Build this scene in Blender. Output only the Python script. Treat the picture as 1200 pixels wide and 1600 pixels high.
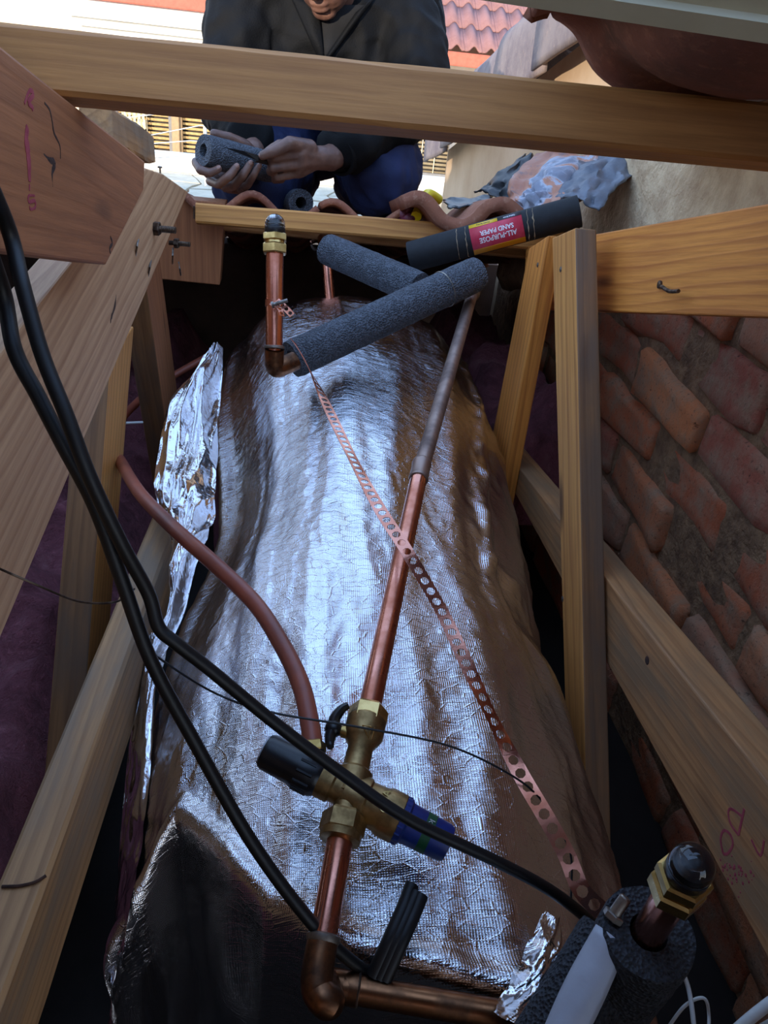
import bpy, bmesh, math, random
from mathutils import Vector, Matrix, noise
random.seed(7)
S = bpy.context.scene
for o in list(bpy.data.objects): bpy.data.objects.remove(o)
V = Vector
# ---------------------------------------------------------------- camera, sky, sun, exposure
CAM = V((0, 0, 1.2))
XW = V((0.992, 0.039, 0.122)); YW = V((-0.083, -0.523, 0.849)); ZW = V((0.097, -0.852, -0.515))   # world axes seen from the camera (right, down, forward)
cd = bpy.data.cameras.new('camera'); cam = bpy.data.objects.new('camera', cd); S.collection.objects.link(cam)
cd.sensor_fit = 'HORIZONTAL'; cd.sensor_width = 36; cd.lens = 36; cd.clip_start = 0.01; cd.clip_end = 200
Rw = Matrix((XW.normalized(), YW.normalized(), ZW.normalized()))            # camera (right, down, fwd) -> world
Rc = Rw @ Matrix(((1, 0, 0), (0, -1, 0), (0, 0, -1)))
cam.matrix_world = Matrix.Translation(CAM) @ Rc.to_4x4()
S.camera = cam
FWD = V((XW.z, YW.z, ZW.z))                                                 # viewing direction
cd.dof.use_dof = False

w = bpy.data.worlds.new('sky'); S.world = w; w.use_nodes = True
nt = w.node_tree; nt.nodes.clear()
out = nt.nodes.new('ShaderNodeOutputWorld'); bg = nt.nodes.new('ShaderNodeBackground')
tc = nt.nodes.new('ShaderNodeTexCoord'); sx = nt.nodes.new('ShaderNodeSeparateXYZ'); rp = nt.nodes.new('ShaderNodeValToRGB')
nt.links.new(tc.outputs['Generated'], sx.inputs[0]); nt.links.new(sx.outputs['Z'], rp.inputs[0])
e = rp.color_ramp.elements
e[0].position = 0.0; e[0].color = (0.80, 0.82, 0.86, 1)
e[1].position = 0.7; e[1].color = (0.36, 0.57, 1.0, 1)
x_ = e.new(0.25); x_.color = (0.53, 0.72, 1.0, 1)
nt.links.new(rp.outputs[0], bg.inputs[0]); bg.inputs[1].default_value = 2.3
nt.links.new(bg.outputs[0], out.inputs[0])

sl = bpy.data.lights.new('sun', 'SUN'); sun = bpy.data.objects.new('sun', sl); S.collection.objects.link(sun)
sl.energy = 6.5; sl.angle = 0.009; sl.color = (1.0, 0.86, 0.70)
sun.location = (-2, -6, 5)
sun.rotation_euler = V((0.43, 0.90, -0.205)).to_track_quat('-Z', 'Y').to_euler()

vs = S.view_settings; S.display_settings.display_device = 'sRGB'
vs.view_transform = 'Standard'; vs.look = 'None'; vs.gamma = 1.0; vs.use_curve_mapping = False
vs.exposure = 0.0
S.cycles.use_denoising = True; S.cycles.max_bounces = 8; S.cycles.sample_clamp_indirect = 4.0

# ---------------------------------------------------------------- helpers
def ray(u, v):
    c = V(((u - 600) / 1200, (v - 800) / 1200, 1.0)); return Rw @ c
def P(u, v, t=None, x=None, y=None, z=None):
    """a point of the place sighted at (u, v) and fixed by a distance or by the plane it lies in"""
    r = ray(u, v)
    if x is not None: t = (x - CAM.x) / r.x
    elif y is not None: t = (y - CAM.y) / r.y
    elif z is not None: t = (z - CAM.z) / r.z
    return CAM + r * t
def lin(c):
    if isinstance(c, str):
        c = [int(c[i:i + 2], 16) / 255 for i in (1, 3, 5)]
    return tuple(((x / 12.92) if x <= 0.04045 else ((x + 0.055) / 1.055) ** 2.4) for x in c)
def hexc(s): return lin(s) + (1.0,)
def ns(x, y, z=0.0): return noise.noise(V((x, y, z)))
def sstep(a, b, x):
    t = max(0.0, min(1.0, (x - a) / (b - a))); return t * t * (3 - 2 * t)
def interp(tab, x):
    if x <= tab[0][0]: return tab[0][1]
    for (a, p), (b, q) in zip(tab, tab[1:]):
        if x <= b: return p + (q - p) * (x - a) / (b - a)
    return tab[-1][1]
def spline(pts, n=8):
    pts = [V(p) for p in pts]; o = []
    for i in range(len(pts) - 1):
        p0 = pts[max(i - 1, 0)]; p1 = pts[i]; p2 = pts[i + 1]; p3 = pts[min(i + 2, len(pts) - 1)]
        for k in range(n):
            t = k / n
            o.append(0.5 * ((2 * p1) + (p2 - p0) * t + (2 * p0 - 5 * p1 + 4 * p2 - p3) * t * t + (3 * p1 - p0 - 3 * p2 + p3) * t ** 3))
    o.append(pts[-1]); return o
def frame(ex, up):
    ex = V(ex).normalized(); ey = V(up).cross(ex).normalized(); ez = ex.cross(ey)
    return Matrix((ex, ey, ez)).transposed()

class MB:
    def __init__(s): s.v = []; s.f = []
    def add(s, vs_, fs):
        b = len(s.v); s.v += [V(p) for p in vs_]; s.f += [tuple(b + i for i in f) for f in fs]; return s
    def box(s, c, d, R=None):
        c = V(c); q = [V((x * d[0] / 2, y * d[1] / 2, z * d[2] / 2)) for x in (-1, 1) for y in (-1, 1) for z in (-1, 1)]
        if R is not None: q = [R @ p for p in q]
        return s.add([c + p for p in q], [(0, 1, 3, 2), (4, 6, 7, 5), (0, 4, 5, 1), (2, 3, 7, 6), (0, 2, 6, 4), (1, 5, 7, 3)])
    def prism(s, pts, ext):
        n = len(pts); ext = V(ext); a = [V(p) for p in pts]
        fs = [tuple(range(n))[::-1], tuple(range(n, 2 * n))] + [(i, (i + 1) % n, n + (i + 1) % n, n + i) for i in range(n)]
        nrm = V((0, 0, 0))
        for i in range(n): nrm += a[i].cross(a[(i + 1) % n])
        if nrm.dot(ext) < 0: fs = [f[::-1] for f in fs]
        return s.add(a + [p + ext for p in a], fs)
    def tube(s, path, r, n=12, cap=True, sx=1.0, up=None):
        path = [V(p) for p in path]; m = len(path)
        rr = r if isinstance(r, (list, tuple)) else [r] * m
        t0 = (path[1] - path[0]).normalized()
        nv = V(up) if up is not None else (V((0, 0, 1)) if abs(t0.z) < 0.9 else V((1, 0, 0)))
        vs_ = []
        for i, p in enumerate(path):
            t = (path[min(i + 1, m - 1)] - path[max(i - 1, 0)]).normalized()
            nv = (nv - t * nv.dot(t)).normalized(); bv = t.cross(nv)
            for k in range(n):
                a = 2 * math.pi * k / n
                vs_.append(p + (nv * math.cos(a) * sx + bv * math.sin(a)) * rr[i])
        fs = [(i * n + k, i * n + (k + 1) % n, (i + 1) * n + (k + 1) % n, (i + 1) * n + k) for i in range(m - 1) for k in range(n)]
        if cap: fs += [tuple(range(n))[::-1], tuple(range((m - 1) * n, m * n))]
        return s.add(vs_, fs)
    def lathe(s, p, d, prof, n=24, up=None):
        """prof: (distance along d, radius) pairs"""
        p = V(p); d = V(d).normalized(); up = V(up) if up is not None else (V((0, 0, 1)) if abs(d.z) < 0.9 else V((1, 0, 0)))
        a = (up - d * up.dot(d)).normalized(); b = d.cross(a); vs_ = []
        for h, r in prof:
            for k in range(n):
                t = 2 * math.pi * (k + 0.5) / n; vs_.append(p + d * h + (a * math.cos(t) + b * math.sin(t)) * max(r, 1e-5))
        m = len(prof)
        fs = [(i * n + k, i * n + (k + 1) % n, (i + 1) * n + (k + 1) % n, (i + 1) * n + k) for i in range(m - 1) for k in range(n)]
        if prof[0] != prof[-1]:
            fs += [tuple(range(n))[::-1], tuple(range((m - 1) * n, m * n))]
        return s.add(vs_, fs)
    def grid(s, rows, close=False):
        m = len(rows); n = len(rows[0])
        fs = [(i * n + k, i * n + k + 1, (i + 1) * n + k + 1, (i + 1) * n + k) for i in range(m - 1) for k in range(n - 1)]
        return s.add([p for r in rows for p in r], fs)
    def sphere(s, c, r, n=12, m=8, R=None):
        c = V(c); r = r if isinstance(r, (tuple, list, Vector)) else (r, r, r); vs_ = []
        for i in range(m + 1):
            ph = math.pi * i / m
            for k in range(n):
                a = 2 * math.pi * k / n
                q = V((math.sin(ph) * math.cos(a) * r[0], math.sin(ph) * math.sin(a) * r[1], -math.cos(ph) * r[2] if False else math.cos(ph) * r[2]))
                vs_.append(c + (R @ q if R is not None else q))
        fs = [(i * n + k, (i + 1) * n + k, (i + 1) * n + (k + 1) % n, i * n + (k + 1) % n) for i in range(m) for k in range(n)]
        return s.add(vs_, fs)
    def capsule(s, a, b, ra, rb, n=14):
        a = V(a); b = V(b); s.sphere(a, ra, n, 8); s.sphere(b, rb, n, 8)
        if (b - a).length > 1e-4: s.lathe(a, b - a, [(0, ra), ((b - a).length, rb)], n)
        return s
    def chain(s, pts, rs, n=14):
        for i in range(len(pts) - 1): s.capsule(pts[i], pts[i + 1], rs[i], rs[i + 1], n)
        return s

def W(o):
    m = o.matrix_basis.copy(); p = o.parent
    while p: m = p.matrix_basis @ m; p = p.parent
    return m
def tag(o, label=None, cat=None, group=None, kind=None):
    if label: o['label'] = label
    if cat: o['category'] = cat
    if group: o['group'] = group
    if kind: o['kind'] = kind
    return o
def build(name, mb, mat, parent=None, M=None, smooth=False, bevel=0, solid=0, uv=None, flip=False):
    if parent is not None: T = W(parent)
    elif M is not None: T = M
    else:
        xs = [p.x for p in mb.v]; ys = [p.y for p in mb.v]; zs = [p.z for p in mb.v]
        T = Matrix.Translation(((min(xs) + max(xs)) / 2, (min(ys) + max(ys)) / 2, min(zs)))
    Ti = T.inverted()
    me = bpy.data.meshes.new(name); me.from_pydata([Ti @ p for p in mb.v], [], mb.f)
    me.validate(); me.update()
    o = bpy.data.objects.new(name, me); S.collection.objects.link(o)
    if parent is not None: o.parent = parent
    else: o.matrix_basis = T
    for m in (mat if isinstance(mat, (list, tuple)) else [mat]): me.materials.append(m)
    if smooth:
        me.polygons.foreach_set('use_smooth', [True] * len(me.polygons))
        if smooth != 'all':
            try: me.set_sharp_from_angle(angle=math.radians(40))
            except Exception: pass
    if solid:
        md = o.modifiers.new('thickness', 'SOLIDIFY'); md.thickness = solid; md.offset = 0
    if bevel:
        md = o.modifiers.new('edge', 'BEVEL'); md.width = bevel; md.segments = 2; md.limit_method = 'ANGLE'; md.angle_limit = math.radians(50)
    return o
def thing(name, label, cat, loc, group=None):
    o = bpy.data.objects.new(name, None); S.collection.objects.link(o); o.location = loc; o.empty_display_size = 0.05
    return tag(o, label, cat, group)
def instance(src, parent, M, mat=None):
    c = src.copy(); S.collection.objects.link(c); c.parent = parent; c.matrix_basis = M; return c

# ---------------------------------------------------------------- materials
class NT:
    def __init__(s, name):
        s.m = bpy.data.materials.new(name); s.m.use_nodes = True; s.t = s.m.node_tree; s.t.nodes.clear()
        s.out = s.n('ShaderNodeOutputMaterial'); s.b = s.n('ShaderNodeBsdfPrincipled'); s.l(s.b.outputs[0], s.out.inputs[0])
    def n(s, k, **kw):
        x = s.t.nodes.new(k)
        for a, b in kw.items(): setattr(x, a, b)
        return x
    def l(s, a, b): s.t.links.new(a, b)
    def coord(s, scale=(1, 1, 1), kind='Object', rnd=False):
        tc = s.n('ShaderNodeTexCoord'); mp = s.n('ShaderNodeMapping'); mp.inputs['Scale'].default_value = scale
        src = tc.outputs[kind]
        if rnd:
            oi = s.n('ShaderNodeObjectInfo'); ad = s.n('ShaderNodeVectorMath', operation='MULTIPLY_ADD')
            cb = s.n('ShaderNodeCombineXYZ')
            for i in range(3): s.l(oi.outputs['Random'], cb.inputs[i])
            s.l(cb.outputs[0], ad.inputs[0]); ad.inputs[1].default_value = (3.7, 1.1, 0.9); s.l(src, ad.inputs[2]); src = ad.outputs[0]
        s.l(src, mp.inputs[0]); return mp.outputs[0]
    def noise(s, co, scale, detail=4, rough=0.6, dist=0):
        x = s.n('ShaderNodeTexNoise'); s.l(co, x.inputs['Vector']); x.inputs['Scale'].default_value = scale
        x.inputs['Detail'].default_value = detail; x.inputs['Roughness'].default_value = rough; x.inputs['Distortion'].default_value = dist
        return x.outputs['Fac']
    def ramp(s, f, stops):
        r = s.n('ShaderNodeValToRGB'); s.l(f, r.inputs[0]); el = r.color_ramp.elements
        while len(el) < len(stops): el.new(0.5)
        for e_, (p, c) in zip(el, stops):
            e_.position = p; e_.color = hexc(c) if isinstance(c, str) else ((c, c, c, 1) if isinstance(c, (int, float)) else tuple(c) + (1,))
        return r.outputs[0]
    def mix(s, f, a, b, mode='MIX'):
        x = s.n('ShaderNodeMix', data_type='RGBA', blend_type=mode)
        if isinstance(f, (int, float)): x.inputs[0].default_value = f
        else: s.l(f, x.inputs[0])
        for i, c in ((6, a), (7, b)):
            if isinstance(c, str): x.inputs[i].default_value = hexc(c)
            elif isinstance(c, tuple): x.inputs[i].default_value = c
            else: s.l(c, x.inputs[i])
        return x.outputs[2]
    def math(s, op, a, b=0.0, c=0.0):
        x = s.n('ShaderNodeMath', operation=op)
        for i, q in enumerate((a, b, c)):
            if isinstance(q, (int, float)): x.inputs[i].default_value = q
            else: s.l(q, x.inputs[i])
        return x.outputs[0]
    def bump(s, h, strength=0.5, dist=0.002, prev=None):
        x = s.n('ShaderNodeBump'); s.l(h, x.inputs['Height']); x.inputs['Strength'].default_value = strength; x.inputs['Distance'].default_value = dist
        if prev is not None: s.l(prev, x.inputs['Normal'])
        return x.outputs[0]
    def set(s, **kw):
        for k, q in kw.items():
            i = s.b.inputs[k.replace('_', ' ')]
            if isinstance(q, str): i.default_value = hexc(q)
            elif isinstance(q, (int, float, tuple)): i.default_value = q
            else: s.l(q, i)
        return s.m

def wood(name, light, dark, ring=1.0, weather=None, rough=0.65, grain=1.0):
    k = NT(name); co = k.coord(rnd=True)
    # growth rings around an axis lying off the board, warped along the grain
    wp = k.n('ShaderNodeVectorMath', operation='MULTIPLY'); k.l(co, wp.inputs[0]); wp.inputs[1].default_value = (0.05, 1, 1)
    nz = k.n('ShaderNodeTexNoise'); k.l(k.coord((1.3, 6, 6), rnd=True), nz.inputs['Vector']); nz.inputs['Scale'].default_value = 1.0; nz.inputs['Detail'].default_value = 2
    ad = k.n('ShaderNodeVectorMath', operation='MULTIPLY_ADD'); k.l(nz.outputs['Color'], ad.inputs[0]); ad.inputs[1].default_value = (0, 0.06, 0.06); k.l(wp.outputs[0], ad.inputs[2])
    wv = k.n('ShaderNodeTexWave', wave_type='RINGS', rings_direction='X', wave_profile='SAW'); k.l(ad.outputs[0], wv.inputs['Vector'])
    wv.inputs['Scale'].default_value = 22 * ring; wv.inputs['Distortion'].default_value = 1.2; wv.inputs['Detail'].default_value = 2; wv.inputs['Detail Scale'].default_value = 1.2
    ringf = k.ramp(wv.outputs['Fac'], [(0.0, 0.0), (0.55, 0.12), (0.9, 0.9), (1.0, 0.1)])
    fib = k.noise(k.coord((6, 160, 160), rnd=True), 1.0, 5, 0.65)
    blot = k.noise(k.coord((2.5, 7, 7), rnd=True), 1.0, 3)
    c = k.mix(k.math('MULTIPLY', ringf, 0.6 * grain), light, dark)
    c = k.mix(k.math('MULTIPLY', k.ramp(fib, [(0.35, 1.0), (0.6, 0.0)]), 0.45), c, dark)
    c = k.mix(k.math('MULTIPLY', k.ramp(blot, [(0.4, 0.0), (0.75, 1.0)]), 0.35), c, dark)
    # small knots
    vo = k.n('ShaderNodeTexVoronoi'); k.l(k.coord((2.2, 9, 9), rnd=True), vo.inputs['Vector']); vo.inputs['Scale'].default_value = 1.0
    kn = k.ramp(vo.outputs['Distance'], [(0.05, 1.0), (0.13, 0.0)])
    c = k.mix(k.math('MULTIPLY', kn, 0.8), c, '#3d2110')
    if weather:
        wn = k.noise(k.coord((4, 18, 18), rnd=True), 1.0, 5)
        c = k.mix(k.ramp(wn, [(0.42, 0.0), (0.62, 0.85)]), c, weather)
    bm = k.bump(k.math('ADD', fib, k.math('MULTIPLY', ringf, 0.4)), 0.35, 0.0012)
    return k.set(Base_Color=c, Roughness=rough, Normal=bm)

def metal(name, col, col2, rough=0.28, rough2=0.5, bump=0.1, stain=0.5, sc=18):
    k = NT(name); n_ = k.noise(k.coord(rnd=True), sc, 5)
    f = k.ramp(n_, [(0.4, 0.0), (0.4 + stain * 0.5, 1.0)])
    r = k.n('ShaderNodeMapRange'); k.l(f, r.inputs[0]); r.inputs[3].default_value = rough; r.inputs[4].default_value = rough2
    return k.set(Base_Color=k.mix(f, col, col2), Metallic=1.0, Roughness=r.outputs[0], Normal=k.bump(k.noise(k.coord(), 160, 3), bump, 0.0006))
def plain(name, col, col2=None, rough=0.6, sc=30, bump=0.2, bd=0.002, bs=120, metallic=0.0):
    k = NT(name); n_ = k.noise(k.coord(rnd=True), sc, 5)
    c = k.mix(k.ramp(n_, [(0.35, 0.0), (0.68, 1.0)]), col, col2 or col)
    return k.set(Base_Color=c, Roughness=rough, Metallic=metallic, Normal=k.bump(k.noise(k.coord(), bs, 4), bump, bd))

m_wL = wood('pine_brown', '#a8693f', '#6e3d22', 0.7, grain=0.5)
m_wP = wood('pine_pale', '#d4a67a', '#9a673e', 0.8)
m_wR = wood('pine_orange', '#e6963e', '#a0521a', 1.0)
m_wT = wood('pine_rough', '#ba8146', '#7c4a24', 0.6, grain=0.6)
m_wY = wood('pine_yellow', '#dc9a4e', '#985a27', 1.0)
m_wG = wood('pine_weathered', '#c4935f', '#805631', 1.2, weather='#85705a')
m_wN = wood('pine_stained_shaded', '#96683e', '#634023', 1.0, weather='#6b5340')  # stained near side of the upright post; painted shade on the left posts
m_wC = wood('pine_chord', '#bf8753', '#84532c', 1.2, weather='#85694b')

def foil_mat():
    k = NT('foil'); tcn = k.n('ShaderNodeTexCoord'); uv = tcn.outputs['UV']
    sp = k.n('ShaderNodeSeparateXYZ'); k.l(uv, sp.inputs[0])
    g = []
    for ax, per in ((0, 0.0042), (1, 0.0042)):
        ss = k.math('SINE', k.math('MULTIPLY', sp.outputs[ax], 2 * math.pi / per)); g.append(k.math('POWER', k.math('ABSOLUTE', ss), 6.0))
    scrim = k.math('MAXIMUM', g[0], k.math('MULTIPLY', g[1], 0.7))
    mp = k.n('ShaderNodeMapping'); k.l(uv, mp.inputs[0]); mp.inputs['Scale'].default_value = (12, 34, 1)
    cr = k.noise(mp.outputs[0], 1.0, 6, 0.62, 1.2)
    mp2 = k.n('ShaderNodeMapping'); k.l(uv, mp2.inputs[0]); mp2.inputs['Scale'].default_value = (9, 22, 1)
    vo = k.n('ShaderNodeTexVoronoi', feature='DISTANCE_TO_EDGE'); k.l(mp2.outputs[0], vo.inputs['Vector'])
    cre = k.ramp(vo.outputs['Distance'], [(0.0, 1.0), (0.06, 0.0)])
    b1 = k.bump(cr, 0.5, 0.0035); b2 = k.bump(cre, 0.25, 0.0013, b1); b3 = k.bump(scrim, 0.25, 0.0007, b2)
    return k.set(Base_Color=k.mix(k.math('MULTIPLY', scrim, 0.25), '#e6e4e6', '#b9b2b4'), Metallic=1.0, Roughness=0.12, Normal=b3)
m_foil = foil_mat()
def foil_plain():
    k = NT('foil_crumpled'); co = k.coord()
    b1 = k.bump(k.noise(co, 30, 3, 0.5, 1.5), 0.5, 0.004)
    return k.set(Base_Color='#e4e2e4', Metallic=1.0, Roughness=0.16, Normal=b1)
m_foil2 = foil_plain()

m_cu = metal('copper', '#d9937c', '#b46a50', 0.2, 0.38)
m_cuold = metal('copper_dull', '#a28a7d', '#75625a', 0.5, 0.65)
m_cudark = metal('copper_heat_stained', '#9c6a48', '#4d382c', 0.3, 0.5, sc=30)
m_solder = metal('solder', '#a39a90', '#6f665c', 0.4, 0.6)
m_brass = metal('brass', '#cfae70', '#a5864c', 0.24, 0.4, sc=40)
m_brassr = metal('brass_cast', '#a88a5c', '#7b6340', 0.42, 0.55, bump=0.4, sc=60)
m_zinc = metal('zinc', '#9a948c', '#6b635b', 0.4, 0.6, sc=60)
m_rust = metal('rusty_steel', '#6b5a4c', '#3d2f27', 0.5, 0.75, sc=80, bump=0.4)
m_hose = plain('red_oxide_tube', '#a4543c', '#7e4335', 0.42, 14, 0.1)
m_black = plain('black_rubber', '#060607', '#0c0c0d', 0.5, 40, 0.1)
m_blackp = plain('black_plastic', '#0a0b0e', '#101218', 0.35, 40, 0.1)
m_blue = plain('blue_plastic', '#10235e', '#15307c', 0.35, 30, 0.05)
m_green = plain('green_print', '#0c4a2c', rough=0.4)
m_ink = plain('red_crayon', '#8e2a3c', '#a84a50', 0.7, 90, 0.3)
m_wht = plain('white_plastic', '#b9bcc4', '#a5a8b2', 0.45, 12, 0.1)
m_whtc = plain('white_cable_sheath', '#c9c9c4', rough=0.5)
m_yel = plain('yellow_plastic', '#e8cf1c', rough=0.4)
m_glove = plain('maroon_rubber', '#5d2436', '#7a3147', 0.5)
def glass_mat():
    k = NT('clear_dome'); return k.set(Base_Color=(1, 1, 1, 1), Roughness=0.03, Transmission_Weight=1.0, IOR=1.46)
m_glass = glass_mat()
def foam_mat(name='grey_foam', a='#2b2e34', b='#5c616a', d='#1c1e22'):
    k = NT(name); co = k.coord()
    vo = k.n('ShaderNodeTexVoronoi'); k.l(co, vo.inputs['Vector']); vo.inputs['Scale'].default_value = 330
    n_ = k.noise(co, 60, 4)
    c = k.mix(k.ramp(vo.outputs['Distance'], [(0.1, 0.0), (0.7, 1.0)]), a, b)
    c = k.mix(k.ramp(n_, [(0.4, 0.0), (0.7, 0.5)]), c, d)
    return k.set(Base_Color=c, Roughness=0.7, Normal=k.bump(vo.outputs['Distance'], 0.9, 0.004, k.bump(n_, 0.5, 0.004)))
m_foam = foam_mat(); m_foamd = foam_mat('grey_foam_shaded', '#141519', '#33363d', '#0c0d0f')  # lower-right sleeves: same grey foam, its dimmer light put into the colour
def brick_mat():
    k = NT('brick'); co = k.coord(rnd=True); oi = k.n('ShaderNodeObjectInfo')
    base = k.ramp(oi.outputs['Random'], [(0.0, '#b9623f'), (0.35, '#d3774a'), (0.6, '#a85f4b'), (0.8, '#e08a55'), (1.0, '#b88062')])
    n_ = k.noise(co, 16, 6, 0.65); fine = k.noise(co, 120, 5, 0.7)
    c = k.mix(k.ramp(n_, [(0.42, 0.0), (0.66, 0.8)]), base, '#a98f72')
    c = k.mix(k.ramp(fine, [(0.3, 0.8), (0.42, 0.0)]), c, '#2e1d17')
    return k.set(Base_Color=c, Roughness=0.9, Normal=k.bump(fine, 0.7, 0.004, k.bump(n_, 0.8, 0.012)))
m_brick = brick_mat()
m_mortar = plain('mortar', '#a8835f', '#75573f', 0.95, 26, 1.0, 0.012, 55)
m_plaster = plain('plaster', '#dcc29c', '#b59877', 0.95, 14, 0.9, 0.01, 30)
m_cream = plain('cream_wall', '#c9ad8c', '#b59674', 0.9, 3, 0.3, 0.004, 40)
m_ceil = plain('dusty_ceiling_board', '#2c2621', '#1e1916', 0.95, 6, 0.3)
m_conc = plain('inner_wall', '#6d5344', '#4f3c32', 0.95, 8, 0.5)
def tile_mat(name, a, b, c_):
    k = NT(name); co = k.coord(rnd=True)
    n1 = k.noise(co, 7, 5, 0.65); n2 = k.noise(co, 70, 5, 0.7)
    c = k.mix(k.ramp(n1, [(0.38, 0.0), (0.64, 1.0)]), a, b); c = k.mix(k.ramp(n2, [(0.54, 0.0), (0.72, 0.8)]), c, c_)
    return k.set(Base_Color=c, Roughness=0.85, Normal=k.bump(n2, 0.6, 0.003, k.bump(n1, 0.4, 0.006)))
m_tile = tile_mat('tile_weathered', '#8b7f7c', '#6c6064', '#9d8a80')
m_tterra = tile_mat('tile_terracotta', '#a2684d', '#7c4a38', '#b98a70')
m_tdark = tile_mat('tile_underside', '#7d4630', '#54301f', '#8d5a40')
m_tnew = tile_mat('tile_red_new', '#956c66', '#87605b', '#a0786f')
m_fascia = plain('fascia_red', '#b9624a', '#a8553f', 0.6)
m_housew = plain('house_white', '#e9e4d8', '#e0d9ca', 0.85, 4)
m_housec = plain('house_cream', '#d9c9ae', '#cbb898', 0.85, 4)
m_wframe = plain('tan_frame', '#a88a62', '#977a55', 0.6)
m_gframe = plain('grey_frame', '#7e7a74', '#6d6a66', 0.5)
m_blind = plain('bamboo_slat', '#cfae74', '#b48f58', 0.7)
m_curt = plain('lattice_curtain', '#efe0b8', '#e0cd9d', 0.8)
m_pane = plain('dark_room', '#3a342c', '#2c2823', 0.3)
m_skin = None
def pink_mat():
    k = NT('pink_fibre'); co = k.coord(); n1 = k.noise(co, 9, 6, 0.7, 0.6); n2 = k.noise(co, 60, 6, 0.75, 1.0)
    c = k.ramp(n1, [(0.3, '#5e2c33'), (0.55, '#94525a'), (0.75, '#ad7276')])
    return k.set(Base_Color=c, Roughness=1.0, Normal=k.bump(n2, 0.9, 0.02, k.bump(n1, 0.8, 0.04)))
m_pink = pink_mat()
# ---------------------------------------------------------------- setting
def roofz(y): return 1.375 - 0.285 * y
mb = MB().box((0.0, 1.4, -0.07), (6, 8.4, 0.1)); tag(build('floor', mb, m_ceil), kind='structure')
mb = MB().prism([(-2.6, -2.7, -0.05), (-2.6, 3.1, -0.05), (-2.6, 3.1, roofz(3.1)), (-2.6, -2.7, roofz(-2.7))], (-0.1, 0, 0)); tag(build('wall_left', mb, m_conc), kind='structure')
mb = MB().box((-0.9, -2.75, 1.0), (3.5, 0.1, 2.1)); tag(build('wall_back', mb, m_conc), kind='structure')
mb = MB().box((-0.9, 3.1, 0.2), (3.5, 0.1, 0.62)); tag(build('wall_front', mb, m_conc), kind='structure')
# roof slopes that still carry their tiles: behind the hole and to its left
def slope(name, x0, x1, y0, y1, off=0.075, th=0.03):
    rows = []
    nx = max(2, int((x1 - x0) / 0.025))
    for y in (y0, (y0 + y1) / 2, y1):
        rows.append([V((x0 + (x1 - x0) * i / nx, y, roofz(y) + off + 0.02 * math.sin(2 * math.pi * (x0 + (x1 - x0) * i / nx) / 0.155))) for i in range(nx + 1)])
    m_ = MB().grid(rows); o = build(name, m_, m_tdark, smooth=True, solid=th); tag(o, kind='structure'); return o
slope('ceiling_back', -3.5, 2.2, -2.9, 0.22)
slope('ceiling_left', -0.97, -0.27, 0.22, 0.72)  # out-of-view patch, added to darken the tank's left flank and chord
slope('ceiling_right', 0.34, 2.2, 0.22, 0.40)  # out-of-view patch, added and sized to dim the lower right
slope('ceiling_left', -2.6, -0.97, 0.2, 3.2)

# brick wall on the right: mortar bed as structure, each brick a part of it
WX = 0.715
NY = 36; NZ = 24; rows = []
for i in range(NZ + 1):
    r_ = []
    for j in range(NY + 1):
        y = -0.3 + 3.1 * j / NY; zt = roofz(y) + 0.0
        z = -0.05 + (zt + 0.05) * i / NZ
        r_.append(V((WX + 0.014 + 0.010 * ns(y * 9, z * 9, 3), y, z)))
    rows.append(r_)
wallr = build('wall_right', MB().grid(rows), m_mortar, smooth=True, solid=0.0); tag(wallr, kind='structure')
proto = []
for s_ in range(6):
    bm = bmesh.new(); bmesh.ops.create_cube(bm, size=1)
    for v in bm.verts: v.co = V((v.co.x * 0.10, v.co.y * 0.290, v.co.z * 0.095))
    bmesh.ops.bevel(bm, geom=bm.edges[:], offset=0.006 + 0.003 * (s_ % 3), segments=1, affect='EDGES')
    bmesh.ops.subdivide_edges(bm, edges=[e_ for e_ in bm.edges if e_.calc_length() > .05], cuts=3, use_grid_fill=True)
    for v in bm.verts:
        q = v.co * 14 + V((s_ * 9.1, 0, 0)); v.co += V((0.4, 0.9, 0.8)) * 0.009 * noise.noise(q) + V((0.005 * noise.noise(q * 2.7), 0.008 * noise.noise(q * 2.4), 0.009 * noise.noise(q * 2.4 + V((5, 0, 0)))))
    me = bpy.data.meshes.new('brick'); bm.to_mesh(me); bm.free(); me.polygons.foreach_set('use_smooth', [True] * len(me.polygons)); me.materials.append(m_brick); proto.append(me)
c = 0; z = 0.02; first = None
while z < 1.3:
    y = 0.12 + (0.152 if c % 2 else 0)
    while y < 2.35:
        if z < roofz(y) - 0.06:
            o = bpy.data.objects.new('brick', random.choice(proto)); S.collection.objects.link(o); o.parent = wallr
            jit = random.uniform(-0.014, 0.012)
            Mx = Matrix.Translation((WX + 0.054 + jit, y + random.uniform(-.006, .006), z + random.uniform(-.004, .004))) @ Matrix.Rotation(random.uniform(-.05, .05), 4, 'X') @ Matrix.Rotation(random.uniform(-.07, .07), 4, 'Z')
            o.matrix_basis = W(wallr).inverted() @ Mx
        y += 0.305
    z += 0.108; c += 1
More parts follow.
